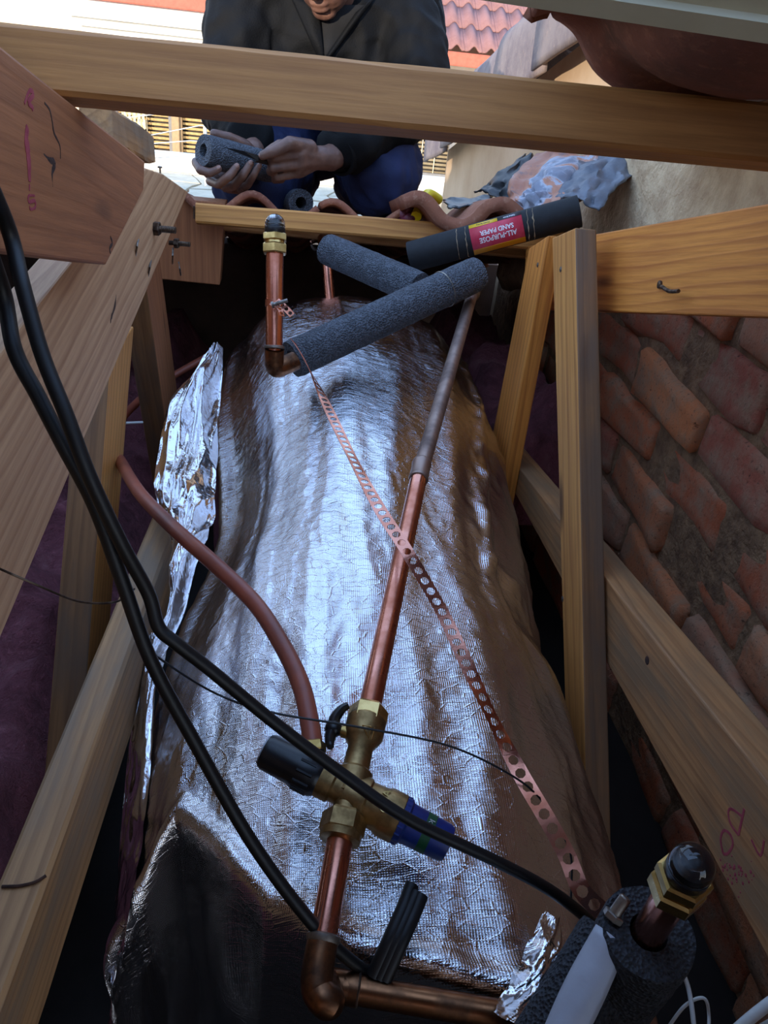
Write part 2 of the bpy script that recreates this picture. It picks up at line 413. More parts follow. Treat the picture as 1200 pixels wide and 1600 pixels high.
# plastered upper strip and gable wall of the roof next door, with its verge tiles
rows = []
for i in range(9):
    r_ = []
    for j in range(41):
        y = 0.15 + 2.5 * j / 40; lo = roofz(y) - 0.10 + 0.018 * ns(y * 7, 1.3); hi = lo + 0.34
        f = i / 8; z = lo + (hi - lo) * f
        r_.append(V((WX - 0.030 + 0.014 * ns(y * 8, z * 8, 1) + 0.006 * ns(y * 25, z * 25, 2) + (0.03 if i == 0 else 0), y, z)))
    rows.append(r_)
tag(build('trim_1', MB().grid(rows), m_plaster, smooth=True, solid=0.02), kind='structure')
def vergez(y): return 1.19 - 0.25 * (y - 2.63)
mb = MB().prism([(0.78, 1.2, roofz(1.2)), (0.78, 4.55, -0.4), (0.78, 4.55, vergez(4.55) + 0.05), (0.78, 1.2, vergez(1.2) + 0.05)], (0.2, 0, 0))
tag(build('wall_gable', mb, m_cream), kind='structure')
for k in range(7):
    y1 = 4.75 - k * 0.52; y0 = y1 - 0.60
    prof = [(0.70, -0.02), (0.695, 0.06), (0.70, 0.16), (0.73, 0.215), (0.80, 0.24), (0.88, 0.225), (0.93, 0.17), (1.05, 0.165), (1.15, 0.20), (1.25, 0.17)]
    pr = spline([(x, 0, z) for x, z in prof], 3)
    rws = []
    for j in range(7):
        f = j / 6; y = y0 + (y1 - y0) * f; lift = 0.022 * f + 0.004
        rws.append([V((p.x - 0.012 * f + 0.004 * ns(p.z * 14, y * 9, k), y, vergez(y) + p.z + lift + 0.008 * ns(p.x * 9, y * 7, k))) for p in pr])
    o = build('verge_tile', MB().grid(rws), m_tile, smooth=True, solid=0.016)
    nm = ['lowest', 'second lowest', 'third from the lower end', 'middle', 'third from the top', 'second from the top', 'topmost']
    tag(o, f'weathered grey verge tile on the next-door gable, {nm[k]} of the row', 'tile', 'verge tiles on the gable')

# ---------------------------------------------------------------- roof timbers
LX = -0.20
def plate(name, pts, ext, ex, mat, bevel=0.0025):
    """a sawn board: flat outline pts pushed back by ext, local X along the grain"""
    ext = V(ext); F = frame(ex, ext).to_4x4(); c = sum((V(p) for p in pts), V((0, 0, 0))) / len(pts)
    return build(name, MB().prism(pts, ext), mat, M=Matrix.Translation(c) @ F, bevel=bevel)
def beam(name, a, b, wd, ht, up, mat, seg=14, rough=0.0012, bevel=0.003):
    a = V(a); b = V(b); F = frame(b - a, up); L = (b - a).length; m_ = MB(); sd = random.uniform(0, 50)
    c = 0.004; prof = [(-wd/2, -ht/2 + c), (-wd/2 + c, -ht/2), (wd/2 - c, -ht/2), (wd/2, -ht/2 + c), (wd/2, ht/2 - c), (wd/2 - c, ht/2), (-wd/2 + c, ht/2), (-wd/2, ht/2 - c)]
    seg = max(2, int(L / 0.04)); vs_ = []
    for i in range(seg + 1):
        x = L * i / seg
        for j, (y, z) in enumerate(prof):
            q = rough * ns(x * 18, j * 3.1, sd)
            vs_.append(a + F @ V((x, y * (1 + q * 14) , z * (1 + q * 14))))
    fs = [(i * 8 + k, i * 8 + (k + 1) % 8, (i + 1) * 8 + (k + 1) % 8, (i + 1) * 8 + k) for i in range(seg) for k in range(8)]
    fs += [tuple(range(8))[::-1], tuple(range(seg * 8, seg * 8 + 8))]
    m_.add(vs_, fs)
    return build(name, m_, mat, M=Matrix.Translation(a) @ F.to_4x4())
def nail(parent, p, d, L=0.02, r=0.0016, hr=0.0042, mat=None, name='nail'):
    d = V(d).normalized(); p = V(p)
    return build(name, MB().lathe(p - d * 0.004, d, [(0, r), (L, r), (L, hr), (L + 0.0022, hr), (L + 0.003, hr * 0.6)], 10), mat or m_zinc, parent=parent, smooth=True)
def nailhead(parent, p, d, r=0.0045):
    return build('nail_head', MB().lathe(V(p) - V(d) * 0.002, d, [(0, r), (0.0028, r), (0.0036, r * 0.6)], 12), m_zinc, parent=parent, smooth=True)

# left rafter with a splayed end
def lx(u, v, x=LX): return P(u, v, x=x)
tA, tB = lx(0, 71), lx(226, 252); bA, bB = lx(0, 394), lx(166, 414)
tN = tA + (tA - tB).normalized() * 1.3; bN = bA + (bA - bB).normalized() * 1.3
rafL = tag(plate('rafter', [tN, tA, lx(95, 148), tB, lx(224, 298), bB, bA, bN], (-0.038, 0, 0), tB - tA, m_wL), 'thick reddish rafter with red crayon marks and cut end at upper left', 'timber', 'truss timbers')
# split knot and crayon marks on its face
def stroke(parent, name, pix, x, r, mat, flat=0.35):
    pts = spline([lx(u, v, x) for u, v in pix], 5)
    n_ = len(pts); rr = [r * (0.55 + 0.45 * math.sin(math.pi * (i + 0.5) / n_)) * (1 + 0.3 * ns(i * 0.6, r * 900)) for i in range(n_)]
    return build(name, MB().tube(pts, rr, 6, sx=flat, up=(1, 0, 0)), mat, parent=parent, smooth=True)
stroke(rafL, 'crayon_mark', [(38, 162), (46, 142), (52, 148), (44, 160), (51, 168), (50, 172)], LX + 0.0003, 0.0022, m_ink, 0.12)
stroke(rafL, 'crayon_mark', [(43, 198), (41, 215), (43, 235), (45, 255), (46, 284)], LX + 0.0003, 0.0052, m_ink, 0.06)
stroke(rafL, 'crayon_mark', [(46, 288), (46, 298)], LX + 0.0003, 0.0013, m_ink, 0.2)
stroke(rafL, 'crayon_mark', [(54, 306), (45, 306), (45, 316), (54, 314), (55, 324), (48, 327), (46, 322)], LX + 0.0003, 0.0015, m_ink, 0.2)
m_knot = plain('knot', '#2a1810', '#4a2f22', 0.9, 90, 0.8)
stroke(rafL, 'knot', [(69, 161), (77, 172), (81, 190), (84, 208), (93, 228), (94, 248)], LX, 0.0016, m_knot, 0.3)
stroke(rafL, 'knot', [(66, 240), (76, 250), (84, 255), (80, 270), (81, 292)], LX - 0.0006, 0.0036, m_knot, 0.3)
stroke(rafL, 'knot', [(172, 370), (175, 380), (171, 388), (172, 396)], LX, 0.0022, m_knot, 0.3)

# bolted tie plank behind it
PX = LX - 0.039
pA, pB = lx(0, 554, PX), lx(228, 263, PX); qA, qB = lx(0, 1000, PX), lx(294, 300, PX)
tie = tag(plate('tie_plank', [pA + (pA - pB).normalized() * 1.1, pA, pB, lx(255, 272, PX), qB, qA, qA + (qA - qB).normalized() * 1.1], (-0.036, 0, 0), qB - qA, m_wP), 'wide pale plank with two rusty bolts, sloping up behind the cut rafter end', 'timber', 'truss timbers')
def bolt(parent, p, d, sc=1.0):
    p = V(p); d = V(d).normalized(); o = build('bolt', MB().lathe(p - d * 0.01, d, [(0, .0042 * sc), (0.036 * sc, .0042 * sc), (0.037 * sc, .0036 * sc)], 14), m_rust, parent=parent, smooth=True)
    th = MB()
    for k in range(9): th.lathe(p + d * (0.011 + 0.0022 * k) * sc, d, [(0, .0042 * sc), (0.0008, .0049 * sc), (0.0016, .0042 * sc)], 12)
    build('thread', th, m_rust, parent=o, smooth=True)
    build('hex_nut', MB().lathe(p, d, [(0, .0088 * sc), (0.001, .0095 * sc), (0.0075 * sc, .0095 * sc), (0.0085 * sc, .0085 * sc)], 6), m_rust, parent=o)
bolt(tie, lx(240, 357, PX), (1, -0.12, 0.02), 1.2); bolt(tie, lx(272, 380, PX), (1, -0.12, 0.02), 1.0)
for a, b in (((216, 372), (211, 400)), ((236, 405), (231, 432)), ((270, 388), (269, 412)), ((279, 410), (282, 430))):
    build('bent_nail', MB().tube([lx(a[0], a[1], PX - 0.002), lx((a[0] + b[0]) / 2, (a[1] + b[1]) / 2, PX + 0.004), lx(b[0], b[1], PX - 0.001)], 0.0016, 8), m_zinc, parent=tie, smooth=True)
stroke(tie, 'knot', [(180, 460), (178, 478), (172, 498), (171, 508)], PX - 0.001, 0.0062, m_knot, 0.25)
stroke(tie, 'knot', [(22, 802), (26, 820), (30, 835), (36, 860)], PX - 0.001, 0.0030, m_knot, 0.25)
nail(tie, P(250, 272, x=PX - 0.015), (0.0, 0.02, 1), 0.014)

# trimmer block under the batten
TY = 1.80
mb_pts = [P(225, 305, y=TY), P(352, 318, y=TY), P(343, 446, y=TY), P(225, 434, y=TY)]
tag(plate('trimmer_block', mb_pts, (0, 0.05, 0), (0, 0, 1), m_wL), 'short timber block with curved grain under the left end of the lower batten', 'timber', 'truss timbers')
# broken stub seen past the left rafter
o = tag(beam('timber_stub', P(150, 192, y=1.25), P(222, 232, y=1.62), 0.045, 0.05, (0, 0, 1), m_wG, rough=0.012), 'broken pale timber stub with a nail behind the left rafter', 'timber', 'truss timbers')
nail(o, P(180, 218, y=1.33), (0.12, -0.1, 1), 0.035, 0.0035, 0.007)

# battens laid across the rafters
TI = V((0, math.sin(math.radians(-16)), 0)); UPR = V((0, 0.275, 0.961))
def batten(name, lo, hi, tdepth, ht, label, mat, exl, exr, tilt=UPR):
    a, b = lo, hi; d = (b - a).normalized(); a = a - d * exl; b = b + d * exr
    n_ = d.cross(tilt).normalized()                                      # towards the eaves
    if n_.y < 0: n_ = -n_
    u_ = n_.cross(d).normalized()
    if u_.z < 0: u_ = -u_
    c = u_ * ht / 2 + n_ * tdepth / 2
    return tag(beam(name, a + c, b + c, tdepth, ht, u_, mat, rough=0.0022), label, 'timber', 'roof battens')
bt = P(110, 150, y=0.775); bb = P(1190, 252, y=0.775)
topb = batten('roof_batten', bt, bb, 0.05, 0.052, 'rough sawn batten crossing the whole view above the worker\'s hands', m_wT, 0.35, 0.45)
b1 = P(305, 348, y=1.72); b2 = P(700, 379, y=1.72)
lowb = batten('roof_batten', b1, b2, 0.045, 0.040, 'yellow batten at the far edge of the hole, in front of the kneeling worker', m_wY, 0.0, 0.28)
c1 = P(318, 356, y=1.80); c2 = P(700, 392, y=1.80)
lowc = batten('roof_batten', c1, c2, 0.04, 0.04, 'second batten set back under the tile noses below the yellow batten', m_wT, 0.0, 0.28)
build('nail_stub', MB().tube([P(303, 322, y=1.718), P(303, 342, y=1.718)], 0.0018, 6), m_rust, parent=lowb)

# right rafter
RX = 0.5
def rx(u, v, x=RX): return P(u, v, x=x)
uA, uB = rx(1200, 318), rx(940, 364); dA, dB = rx(1200, 496), rx(940, 487)
uF = uB + (uB - uA).normalized() * 0.45; dF = dB + (dB - dA).normalized() * 0.47
uN = uA + (uA - uB).normalized() * 1.3; dN = dA + (dA - dB).normalized() * 1.3
rafR = tag(plate('rafter', [uN, uA, uB, uF, dF, dB, dA, dN], (0.038, 0, 0), uB - uA, m_wR), 'bright orange pine rafter with a bent nail at right, above the brick wall', 'timber', 'truss timbers')
build('bent_nail', MB().tube(spline([rx(1034, 450, RX + .01), rx(1034, 448, RX - .012), rx(1045, 455, RX - 0.016), rx(1060, 455, RX - 0.018)], 5), 0.0026, 8), m_rust, parent=rafR, smooth=True)
build('nail_head', MB().lathe(rx(1032, 445, RX), (-1, 0, 0), [(0, .0055), (.003, .0055), (.004, .003)], 12), m_rust, parent=rafR)
# posts (webs) of the right truss
def post(name, faceL, w_, label, mat, xl, ext_x, heads=(), stain=None):
    """faceL: pixel outline of the inner face in the plane x = xl"""
    pts = [P(u, v, x=xl) for u, v in faceL]
    o = tag(plate(name, pts, (ext_x, 0, 0), pts[1] - pts[0], mat), label, 'timber', 'truss timbers')
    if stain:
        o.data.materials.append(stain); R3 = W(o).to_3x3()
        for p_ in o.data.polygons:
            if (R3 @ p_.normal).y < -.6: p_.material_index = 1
    for u, v in heads: nailhead(o, P(u, v, x=xl), V((-1, 0, 0)))
    return o
X1 = 0.430
# near-face edge runs (898,356)->(912,1180); the far edge of the inner face (862,370)->(880,1080)
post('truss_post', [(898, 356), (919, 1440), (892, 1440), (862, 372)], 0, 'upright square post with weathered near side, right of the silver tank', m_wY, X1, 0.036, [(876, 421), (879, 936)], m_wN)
X2 = 0.438
post('truss_post', [(856, 368), (752, 940), (726, 900), (826, 388)], 0, 'leaning square post left of the upright one at the right of the tank', m_wR, X2, 0.031, [(840, 414)])
# bottom chord, right
X3 = 0.47
pA, pB = P(948, 905, x=X3), P(1200, 1225, x=X3); qA, qB = P(948, 1035, x=X3), P(1190, 1480, x=X3)
far = (pA - pB).normalized(); farq = (qA - qB).normalized()
chR = tag(plate('bottom_chord', [pA + far * 0.75, pA, pB, pB - far * 0.9, qB - farq * 0.9, qB, qA, qA + farq * 0.75], (0.05, 0, 0), pA - pB, m_wC), 'long pine chord with red crayon letters running down right beside the brick wall', 'timber', 'truss timbers')
stroke(chR, 'crayon_mark', [(1160, 1263), (1152, 1306), (1140, 1282), (1138, 1262), (1147, 1268), (1158, 1270)], X3 - 0.0004, 0.0017, m_ink, 0.2) if False else None
def rstroke(pix, r): return build('crayon_mark', MB().tube(spline([P(u, v, x=X3 - 0.0002) for u, v in pix], 5), r, 6, sx=0.15, up=(1, 0, 0)), m_ink, parent=chR, smooth=True)
rstroke([(1163, 1264), (1154, 1305)], 0.0020); rstroke([(1154, 1305), (1142, 1288), (1138, 1270), (1143, 1264), (1160, 1276)], 0.0017)
rstroke([(1130, 1334), (1126, 1312), (1131, 1298), (1141, 1304), (1145, 1320), (1137, 1334), (1130, 1334)], 0.0018)
rstroke([(1174, 1312), (1188, 1337), (1194, 1313)], 0.0016)
random.seed(3)
for k in range(46):
    u = 1150 + random.gauss(0, 13); v = 1364 + random.gauss(0, 11) + (u - 1150) * 0.35
    build('crayon_mark', MB().lathe(P(u, v, x=X3 - 0.0002), (-1, 0, 0), [(0, random.uniform(.0006, .0022)), (0.0003, .0005)], 6), m_ink, parent=chR)
build('knot', MB().lathe(P(1011, 1032, x=X3 - 0.0002), (-1, 0, 0), [(0, .006), (0.0006, .005), (0.0008, 0.002)], 10), m_knot, parent=chR)

# left truss: bottom chord and posts
LC = -0.215
top_mid = [P(204, 1011, z=0.55), P(77, 1360, z=0.55)]
dch = (top_mid[0] - top_mid[1]).normalized()
a = top_mid[0] + dch * 0.55; b = top_mid[1] - dch * 0.9
off = V((-0.019, 0, -0.057))
chL = tag(beam('bottom_chord', b + off, a + off, 0.040, 0.114, (0, 0, 1), m_wG), 'pale timber chord with a dark split running up left of the silver tank', 'timber', 'truss timbers')
sp = [P(3, 1385, z=0.5515), P(30, 1384, z=0.5515), P(55, 1378, z=0.5515), P(72, 1368, z=0.5515)]
build('split', MB().tube(spline(sp, 4), 0.0014, 6), m_knot, parent=chL)
# posts on the left: A behind, B in front
def lpost(rt, rb, lt, lb, x, label, mat, depth):
    pts = [P(*rt, x=x), P(*rb, x=x), P(*lb, x=x), P(*lt, x=x)]
    o = tag(plate('truss_post', pts, (-depth, 0, 0), pts[1] - pts[0], mat), label, 'timber', 'truss timbers')
    o.data.materials.append(m_wN); R3 = W(o).to_3x3()  # near faces get the darker pine: their shade is put into the colour
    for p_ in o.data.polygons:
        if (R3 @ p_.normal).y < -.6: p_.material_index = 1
    return o
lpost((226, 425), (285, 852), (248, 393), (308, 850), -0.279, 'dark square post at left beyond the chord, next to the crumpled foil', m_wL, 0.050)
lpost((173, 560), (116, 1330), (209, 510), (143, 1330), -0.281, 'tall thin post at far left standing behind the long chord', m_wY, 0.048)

# pink fibre quilt on the ceiling, both sides of the tank
def quilt(name, x0, x1, y0, y1, z0, amp, label, nx, ny, sd):
    rows = []
    for i in range(ny + 1):
        r_ = []
        for j in range(nx + 1):
            x = x0 + (x1 - x0) * j / nx; y = y0 + (y1 - y0) * i / ny
            edge = min(1, min(i, ny - i, j, nx - j) / 3.0)
            h = amp * (0.5 + 0.5 * ns(x * 4, y * 4, sd)) + amp * 0.4 * ns(x * 11, y * 11, sd) + 0.012 * ns(x * 40, y * 40, sd)
            r_.append(V((x, y, z0 + (h + amp * 0.3) * edge)))
        rows.append(r_)
    return tag(build(name, MB().grid(rows), m_pink, smooth='all'), label, 'insulation', kind='stuff')
quilt('insulation_quilt', -1.7, -0.32, 0.1, 2.9, 0.14, 0.18, 'dusty pink fibre quilt lying on the ceiling left of the posts', 46, 90, 1.0)
quilt('insulation_quilt', 0.40, 0.70, 1.45, 2.6, 0.30, 0.22, 'pink fibre quilt tucked behind the leaning post at right', 12, 40, 5.0)

# ---------------------------------------------------------------- the wrapped tank
ZT = [(0.2, .545), (.36, .555), (.55, .585), (.8, .635), (1.1, .673), (1.4, .703), (1.7, .736), (1.86, .742)]
CX = [(0.2, .065), (.5, .065), (.9, .07), (1.3, .085), (1.8, .105)]
WL = [(0.2, .225), (.48, .228), (.62, .235), (.75, .232), (.85, .225), (.95, .212), (1.05, .202), (1.2, .220), (1.35, .240), (1.6, .262), (1.8, .262)]
WR = [(0.2, .332), (.48, .335), (.62, .340), (.75, .338), (.85, .330), (1.05, .345), (1.2, .352), (1.35, .352), (1.6, .318), (1.8, .29)]
HT = [(0.2, .27), (1.0, .28), (1.8, .28)]
TANK = thing('water_heater', 'big water heater wrapped in crinkled silver foil between the two trusses', 'water heater', (0.07, 1.0, 0.0))
def edge_y(th):
    """where the top sheet ends, by angle round the tank (degrees from the crown, left negative)"""
    return interp([(-120, .40), (-80, .42), (-58, .47), (-43, .52), (-34, .48), (-18, .40), (0, .360), (20, .325), (45, .285), (70, .25), (120, .2)], th)
def tank_pt(th, y, raw=False):
    a = math.radians(th); zt = interp(ZT, y); h = interp(HT, y); cx = interp(CX, y)
    wd = interp(WL if th < 0 else WR, y)
    n_ = interp([(.6, 2.15), (.95, 1.55), (1.2, 1.65), (1.45, 2.2)] if th < 0 else [(.5, 2.1), (.9, 1.75), (1.2, 1.8), (1.45, 2.2)], y)
    s_ = math.sin(a); c_ = math.cos(a); k = (abs(s_) ** n_ + abs(c_) ** n_) ** (-1 / n_)
    x = cx + wd * s_ * k; z = zt - h + h * c_ * k
    if raw: return V((x, y, z))
    # far dome
    if y > 1.62:
        f = (y - 1.62) / 0.25; s2 = math.sqrt(max(0.0, 1 - f * f)) if f < 1 else 0.0
        s2 = 0.15 + 0.85 * s2; x = cx + (x - cx) * s2; z = (zt - h) + (z - zt + h) * s2
    return V((x, y, z))
def ridge(q): return 1 - abs(2 * q)
def tank_disp(th, y):
    u = th / 57.3 * 0.28
    d = 0.015 * ns(u * 8, y * 1.1, 2.1) + 0.0035 * ns(u * 20, y * 2.0 + u * 2, 7.7)
    r1 = ns(u * 26 + y * 2.0, y * 4.5 - u * 6, 4.4); d += (0.0022 + 0.002 * sstep(.75, .5, y)) * (0.4 - abs(r1)) * 1.6
    r2 = ns(u * 60 + 2 * ns(u * 12, y * 9), y * 26, 9.4); d += 0.0009 * (0.35 - abs(r2)) * 2
    r3 = ns(u * 90 - y * 30, y * 60 + u * 40, 1.4); d += 0.0004 * r3 * 2
    d *= 1 - .40 * sstep(.95, 1.25, y)
    # long folds
    for t0, sl, amp, wid in ((-30, -6, .008, 4), (-12, 9, -.006, 3.5), (14, 5, .006, 4), (33, 10, .010, 5), (52, 4, -.008, 5), (-66, 6, .020, 4.5), (-80, 3, -.01, 6), (4, -10, .004, 2.5)):
        q = (th - (t0 + sl * (y - 1.0) + 3 * ns(y * 2.5, t0))) / wid
        d += amp * math.exp(-q * q) * (0.65 + 0.5 * ns(y * 3, t0 * 1.7))
    # loose gathers low on the right
    q = (th - (47 + 16 * (y - 1.15) + 2.5 * ns(y * 6, 8.8))) / 2.6
    if y > .75: d += .014 * math.exp(-q * q) * sstep(.75, .95, y) * (.8 + .7 * ns(y * 12, 3.1)) + .006 * math.exp(-q * q / 6) * ns(u * 60, y * 30, 6)
    if th > 35: d += 0.010 * sstep(35, 60, th) * (0.5 - abs(ns(u * 14 - y * 4, y * 9 + u * 9, 3.3))) * 1.5
    return d
def make_blanket():
    NT_, NYs = 300, 420
    rows = []; uvs = []
    for i in range(NYs + 1):
        f = i / NYs; row = []
        for j in range(NT_ + 1):
            th = -118 + 236 * j / NT_
            ye = edge_y(th)
            y = ye + (1.868 - ye) * (f - 0.12) / 0.88 if f > 0.12 else ye
            p = tank_pt(th, y)
            if f <= 0.12:                              # rolled hem and the end of the tank behind it
                g = 1 - f / 0.12                       # 0 at the hem, 1 at the bottom
                c = V((interp(CX, y), y, interp(ZT, y) - interp(HT, y))); rad = (p - c).normalized()
                p = p + rad * (tank_disp(th, y) + 0.007 * math.exp(-(g / 0.05) ** 2))
                dr = g * max(0.0, p.z - 0.02)                                   # the sheet hangs straight down over the tank's end
                p += V((0.012 * ns(th * .14, g * 2.0, 3) * min(1, g * 6), -0.010 * math.sin(min(1, g * 14) * math.pi / 2) + 0.020 * ns(th * .10, g * 1.5, 7) * min(1, g * 4) + 0.03 * g, -dr))
            else:
                q0 = tank_pt(th, y, True); c = V((interp(CX, y), y, interp(ZT, y) - interp(HT, y)))
                nrm = (q0 - c).normalized()
                p = p + nrm * tank_disp(th, y)
                p += nrm * 0.007 * math.exp(-((y - ye - 0.008) / 0.014) ** 2)
            # dip under the insulated branch pipe
            row.append(p); uvs.append((th / 57.3 * 0.28, y - (0.5 * (1 - f / 0.12) if f <= .12 else 0)))
        rows.append(row)
    m_ = MB().grid(rows)
    o = build('foil_blanket', m_, m_foil, parent=TANK, smooth='all')
    uvl = o.data.uv_layers.new(name='UVMap')
    li = [0] * len(o.data.loops); o.data.loops.foreach_get('vertex_index', li)
    buf = []
    for i in li: buf += uvs[i]
    uvl.data.foreach_set('uv', buf)
    return o
blanket = make_blanket()
from mathutils.bvhtree import BVHTree
def bvh_of(o):
    T = W(o); return BVHTree.FromPolygons([T @ v.co for v in o.data.vertices], [tuple(p.vertices) for p in o.data.polygons])
bb_ = bvh_of(blanket)
def onfoil(u, v, t, lift):
    r = ray(u, v); h = bb_.ray_cast(CAM, r.normalized())
    if h[0] is None: return P(u, v, t=t)
    return CAM + r * min(t if t else 9, (h[0] - CAM).length / r.length - lift)
def flap(name, L_, R_, bulge, nu, nv, crump, sd, fq=1.0, lift=(0.012, 0.0)):
    """a crumpled fold of loose foil standing on the blanket, given by its two long edges"""
    Lp = spline([onfoil(u, v, t, lift[0]) for u, v, t in L_], 8); Rp = spline([onfoil(u, v, t, lift[1]) for u, v, t in R_], 8); n_ = len(Lp); rows = []
    for i in range(nv + 1):
        q = i / nv * (n_ - 1); k = min(int(q), n_ - 2); f = q - k
        a = Lp[k].lerp(Lp[k + 1], f); b = Rp[k].lerp(Rp[k + 1], f); row = []
        for j in range(nu + 1):
            g = j / nu; p = a.lerp(b, g); h = i / nv
            up = V((-0.15, -0.7, 0.7)).normalized()
            d = bulge * math.sin(math.pi * g) + crump * (0.5 - abs(ns(g * 3.5 * fq + sd, h * 7 * fq, sd))) * 1.4 + crump * 0.4 * (0.4 - abs(ns(g * 6 * fq, h * 10 * fq + g * 5, sd + 3))) + crump * 0.08 * ns(g * 14, h * 30, sd)
            row.append(p + up * d)
        rows.append(row)
    return build(name, MB().grid(rows), m_foil2, parent=TANK, smooth='all')
flap('foil_fold', [(338, 552, 1.48), (275, 625, 1.34), (250, 740, 1.20), (252, 810, 1.13), (272, 860, 1.08), (262, 960, 0.99), (240, 1050, .92)],
     [(352, 552, 1.50), (345, 640, 1.36), (342, 740, 1.22), (338, 815, 1.14), (318, 860, 1.08), (290, 960, 1.0), (256, 1050, .93)], 0.03, 60, 160, 0.030, 2.0, 0.8)
flap('foil_fold', [(232, 990, 1.05), (207, 1150, .97), (192, 1300, .91), (183, 1420, .88), (178, 1530, .86)],
     [(252, 990, 1.05), (240, 1150, .97), (226, 1300, .91), (206, 1420, .88), (190, 1530, .86)], 0.010, 24, 120, 0.010, 5.0, 1.0, (.010, .004))
flap('foil_fold', [(848, 1418, .70), (824, 1470, .66), (796, 1530, .63), (770, 1575, .60)],
     [(872, 1428, .70), (876, 1480, .66), (856, 1540, .63), (822, 1585, .60)], 0.012, 30, 60, 0.012, 9.0, .6, (.004, .002))

# ---------------------------------------------------------------- plumbing over the tank
A = P(503, 1478, z=.590); B0 = P(534, 1297, z=.622); C0 = P(577, 1108, z=.652); D0 = P(655, 742, z=.716); E0 = P(738, 458, z=.800)
R22 = 0.0112
lower = thing('copper_pipe', 'lower copper pipe with elbow turning right at the near end of the tank', 'pipe', A)
build('pipe', MB().tube([A, B0], R22, 20), m_cu, parent=lower, smooth=True)
H0 = P(535, 1543, z=.548); H1 = P(900, 1606, z=.542)
ax = (B0 - A).normalized(); hd = (H1 - H0).normalized()
Kn = A - ax * 0.040
el = spline([A + ax * 0.004, A - ax * 0.018, A - ax * 0.030 + hd * 0.003, A - ax * 0.036 + hd * 0.012, H0 - hd * 0.012, H0 + hd * 0.014], 6)
build('elbow', MB().tube(el, 0.0126, 20), m_cudark, parent=lower, smooth=True)
build('solder_ring', MB().lathe(A + ax * .002, ax, [(0, .0126), (.002, .0138), (.005, .0138), (.0065, .0118)], 20), m_solder, parent=lower, smooth=True)
build('solder_ring', MB().lathe(H0 + hd * .012, hd, [(0, .0126), (.001, .0136), (.002, .0118)], 20), m_solder, parent=lower, smooth=True)
build('pipe', MB().tube([H0, H1], R22, 20), m_cudark, parent=lower, smooth=True)
upper = thing('copper_pipe', 'long copper pipe lying up the middle of the foil, from valve to dull far end', 'pipe', C0)
build('pipe', MB().tube([C0, D0], R22, 20), m_cu, parent=upper, smooth=True)
ux = (D0 - C0).normalized(); vx = (E0 - D0).normalized()
build('coupling', MB().lathe(D0 - ux * .012, ux, [(0, .0112), (.001, .0128), (.004, .0136), (.006, .0128), (.032, .0128), (.035, .0136), (.040, .0128), (.042, .011)], 20), m_cuold, parent=upper, smooth=True)
build('pipe', MB().tube([D0, E0], 0.0112, 20), m_cuold, parent=upper, smooth=True)
build('solder_end', MB().lathe(E0 - vx * .02, vx, [(0, .0112), (.006, .014), (.014, .0155), (.022, .013), (.030, .016), (.036, .009)], 16), m_solder, parent=upper, smooth=True)
build('stamped_marking', MB().box(P(612, 930, z=.68) + V((.006, 0, .006)), (.0005, .0005, .0005)), m_black, parent=upper) if False else None

# pressure control valve
va = (C0 - B0).normalized(); VC = B0.lerp(C0, 0.275)
upv = (V((0, -0.55, 0.83)) - va * V((0, -0.55, 0.83)).dot(va)).normalized(); sd_ = va.cross(upv).normalized()   # to the right
if sd_.x < 0: sd_ = -sd_
val = thing('pressure_valve', 'cast brass pressure valve with black cap, blue cap and black lever, on the copper pipe', 'valve', VC)
Lv = (C0 - B0).length
def hexn(name, p, d, r, h, mat, parent): return build(name, MB().lathe(p, d, [(0, r * .9), (h * .12, r), (h * .86, r), (h, r * .88)], 6), mat, parent=parent)
bd = MB()
bd.lathe(B0 + va * .004, va, [(0, .0145), (.010, .0145), (.012, .0125), (Lv * .20, .0125), (Lv * .22, .0165), (Lv * .41, .0165), (Lv * .44, .0125), (Lv * .62, .0118), (Lv * .68, .0165), (Lv * .72, .0190), (Lv * .86, .0190), (Lv * .88, .0165), (Lv * .95, .0165)], 24)
s1 = (sd_ * 0.97 - va * 0.21).normalized()
bd.lathe(VC - s1 * .006, s1, [(0, .016), (.012, .0185), (.016, .0205), (.020, .0205), (.022, .0185), (.036, .0195), (.040, .0215), (.054, .0215), (.056, .019)], 24)
bd.lathe(VC + s1 * .002, -s1, [(0, .014), (.018, .014), (.020, .016), (.034, .016), (.036, .012)], 24)
hn = P(489, 1168, z=.648); bd.tube([VC - s1 * .022, VC - s1 * .024 + va * .012, hn - va * .020], .0085, 16)
body = build('valve_body', bd, m_brassr, parent=val, smooth=True)
hexn('hex_nut', B0 - va * .004, va, .0200, .019, m_brassr, val); build('collar', MB().lathe(B0 - va * .010, va, [(0, .0150), (.001, .0178), (.007, .0185)], 24), m_brassr, parent=val, smooth=True)
hexn('hex_nut', C0 - va * .018, va, .0192, .020, m_brass, val); build('collar', MB().lathe(C0 - va * .024, va, [(0, .0150), (.001, .0172), (.007, .0172)], 24), m_brassr, parent=val, smooth=True)
bc = MB().lathe(VC - s1 * .030, -s1, [(0, .0165), (.004, .0185), (.022, .0185), (.026, .0172), (.052, .0165), (.056, .0150), (.057, .010)], 24)
for k in range(12):
    a = k * math.pi / 6; rd = upv * math.cos(a) + s1.cross(upv) * math.sin(a)
    bc.tube([VC - s1 * .036 + rd * .0180, VC - s1 * .051 + rd * .0180], .0016, 6)
build('black_cap', bc, m_blackp, parent=val, smooth=True)
build('cap_disc', MB().lathe(VC - s1 * .0865, -s1, [(0, .0135), (.0012, .0135), (.0015, .012)], 24), m_wht, parent=val, smooth=True)
blc = MB().lathe(VC + s1 * .048, s1, [(0, .0205), (.006, .0205), (.008, .0180), (.014, .0175), (.044, .0163), (.048, .0148), (.049, .010)], 24)
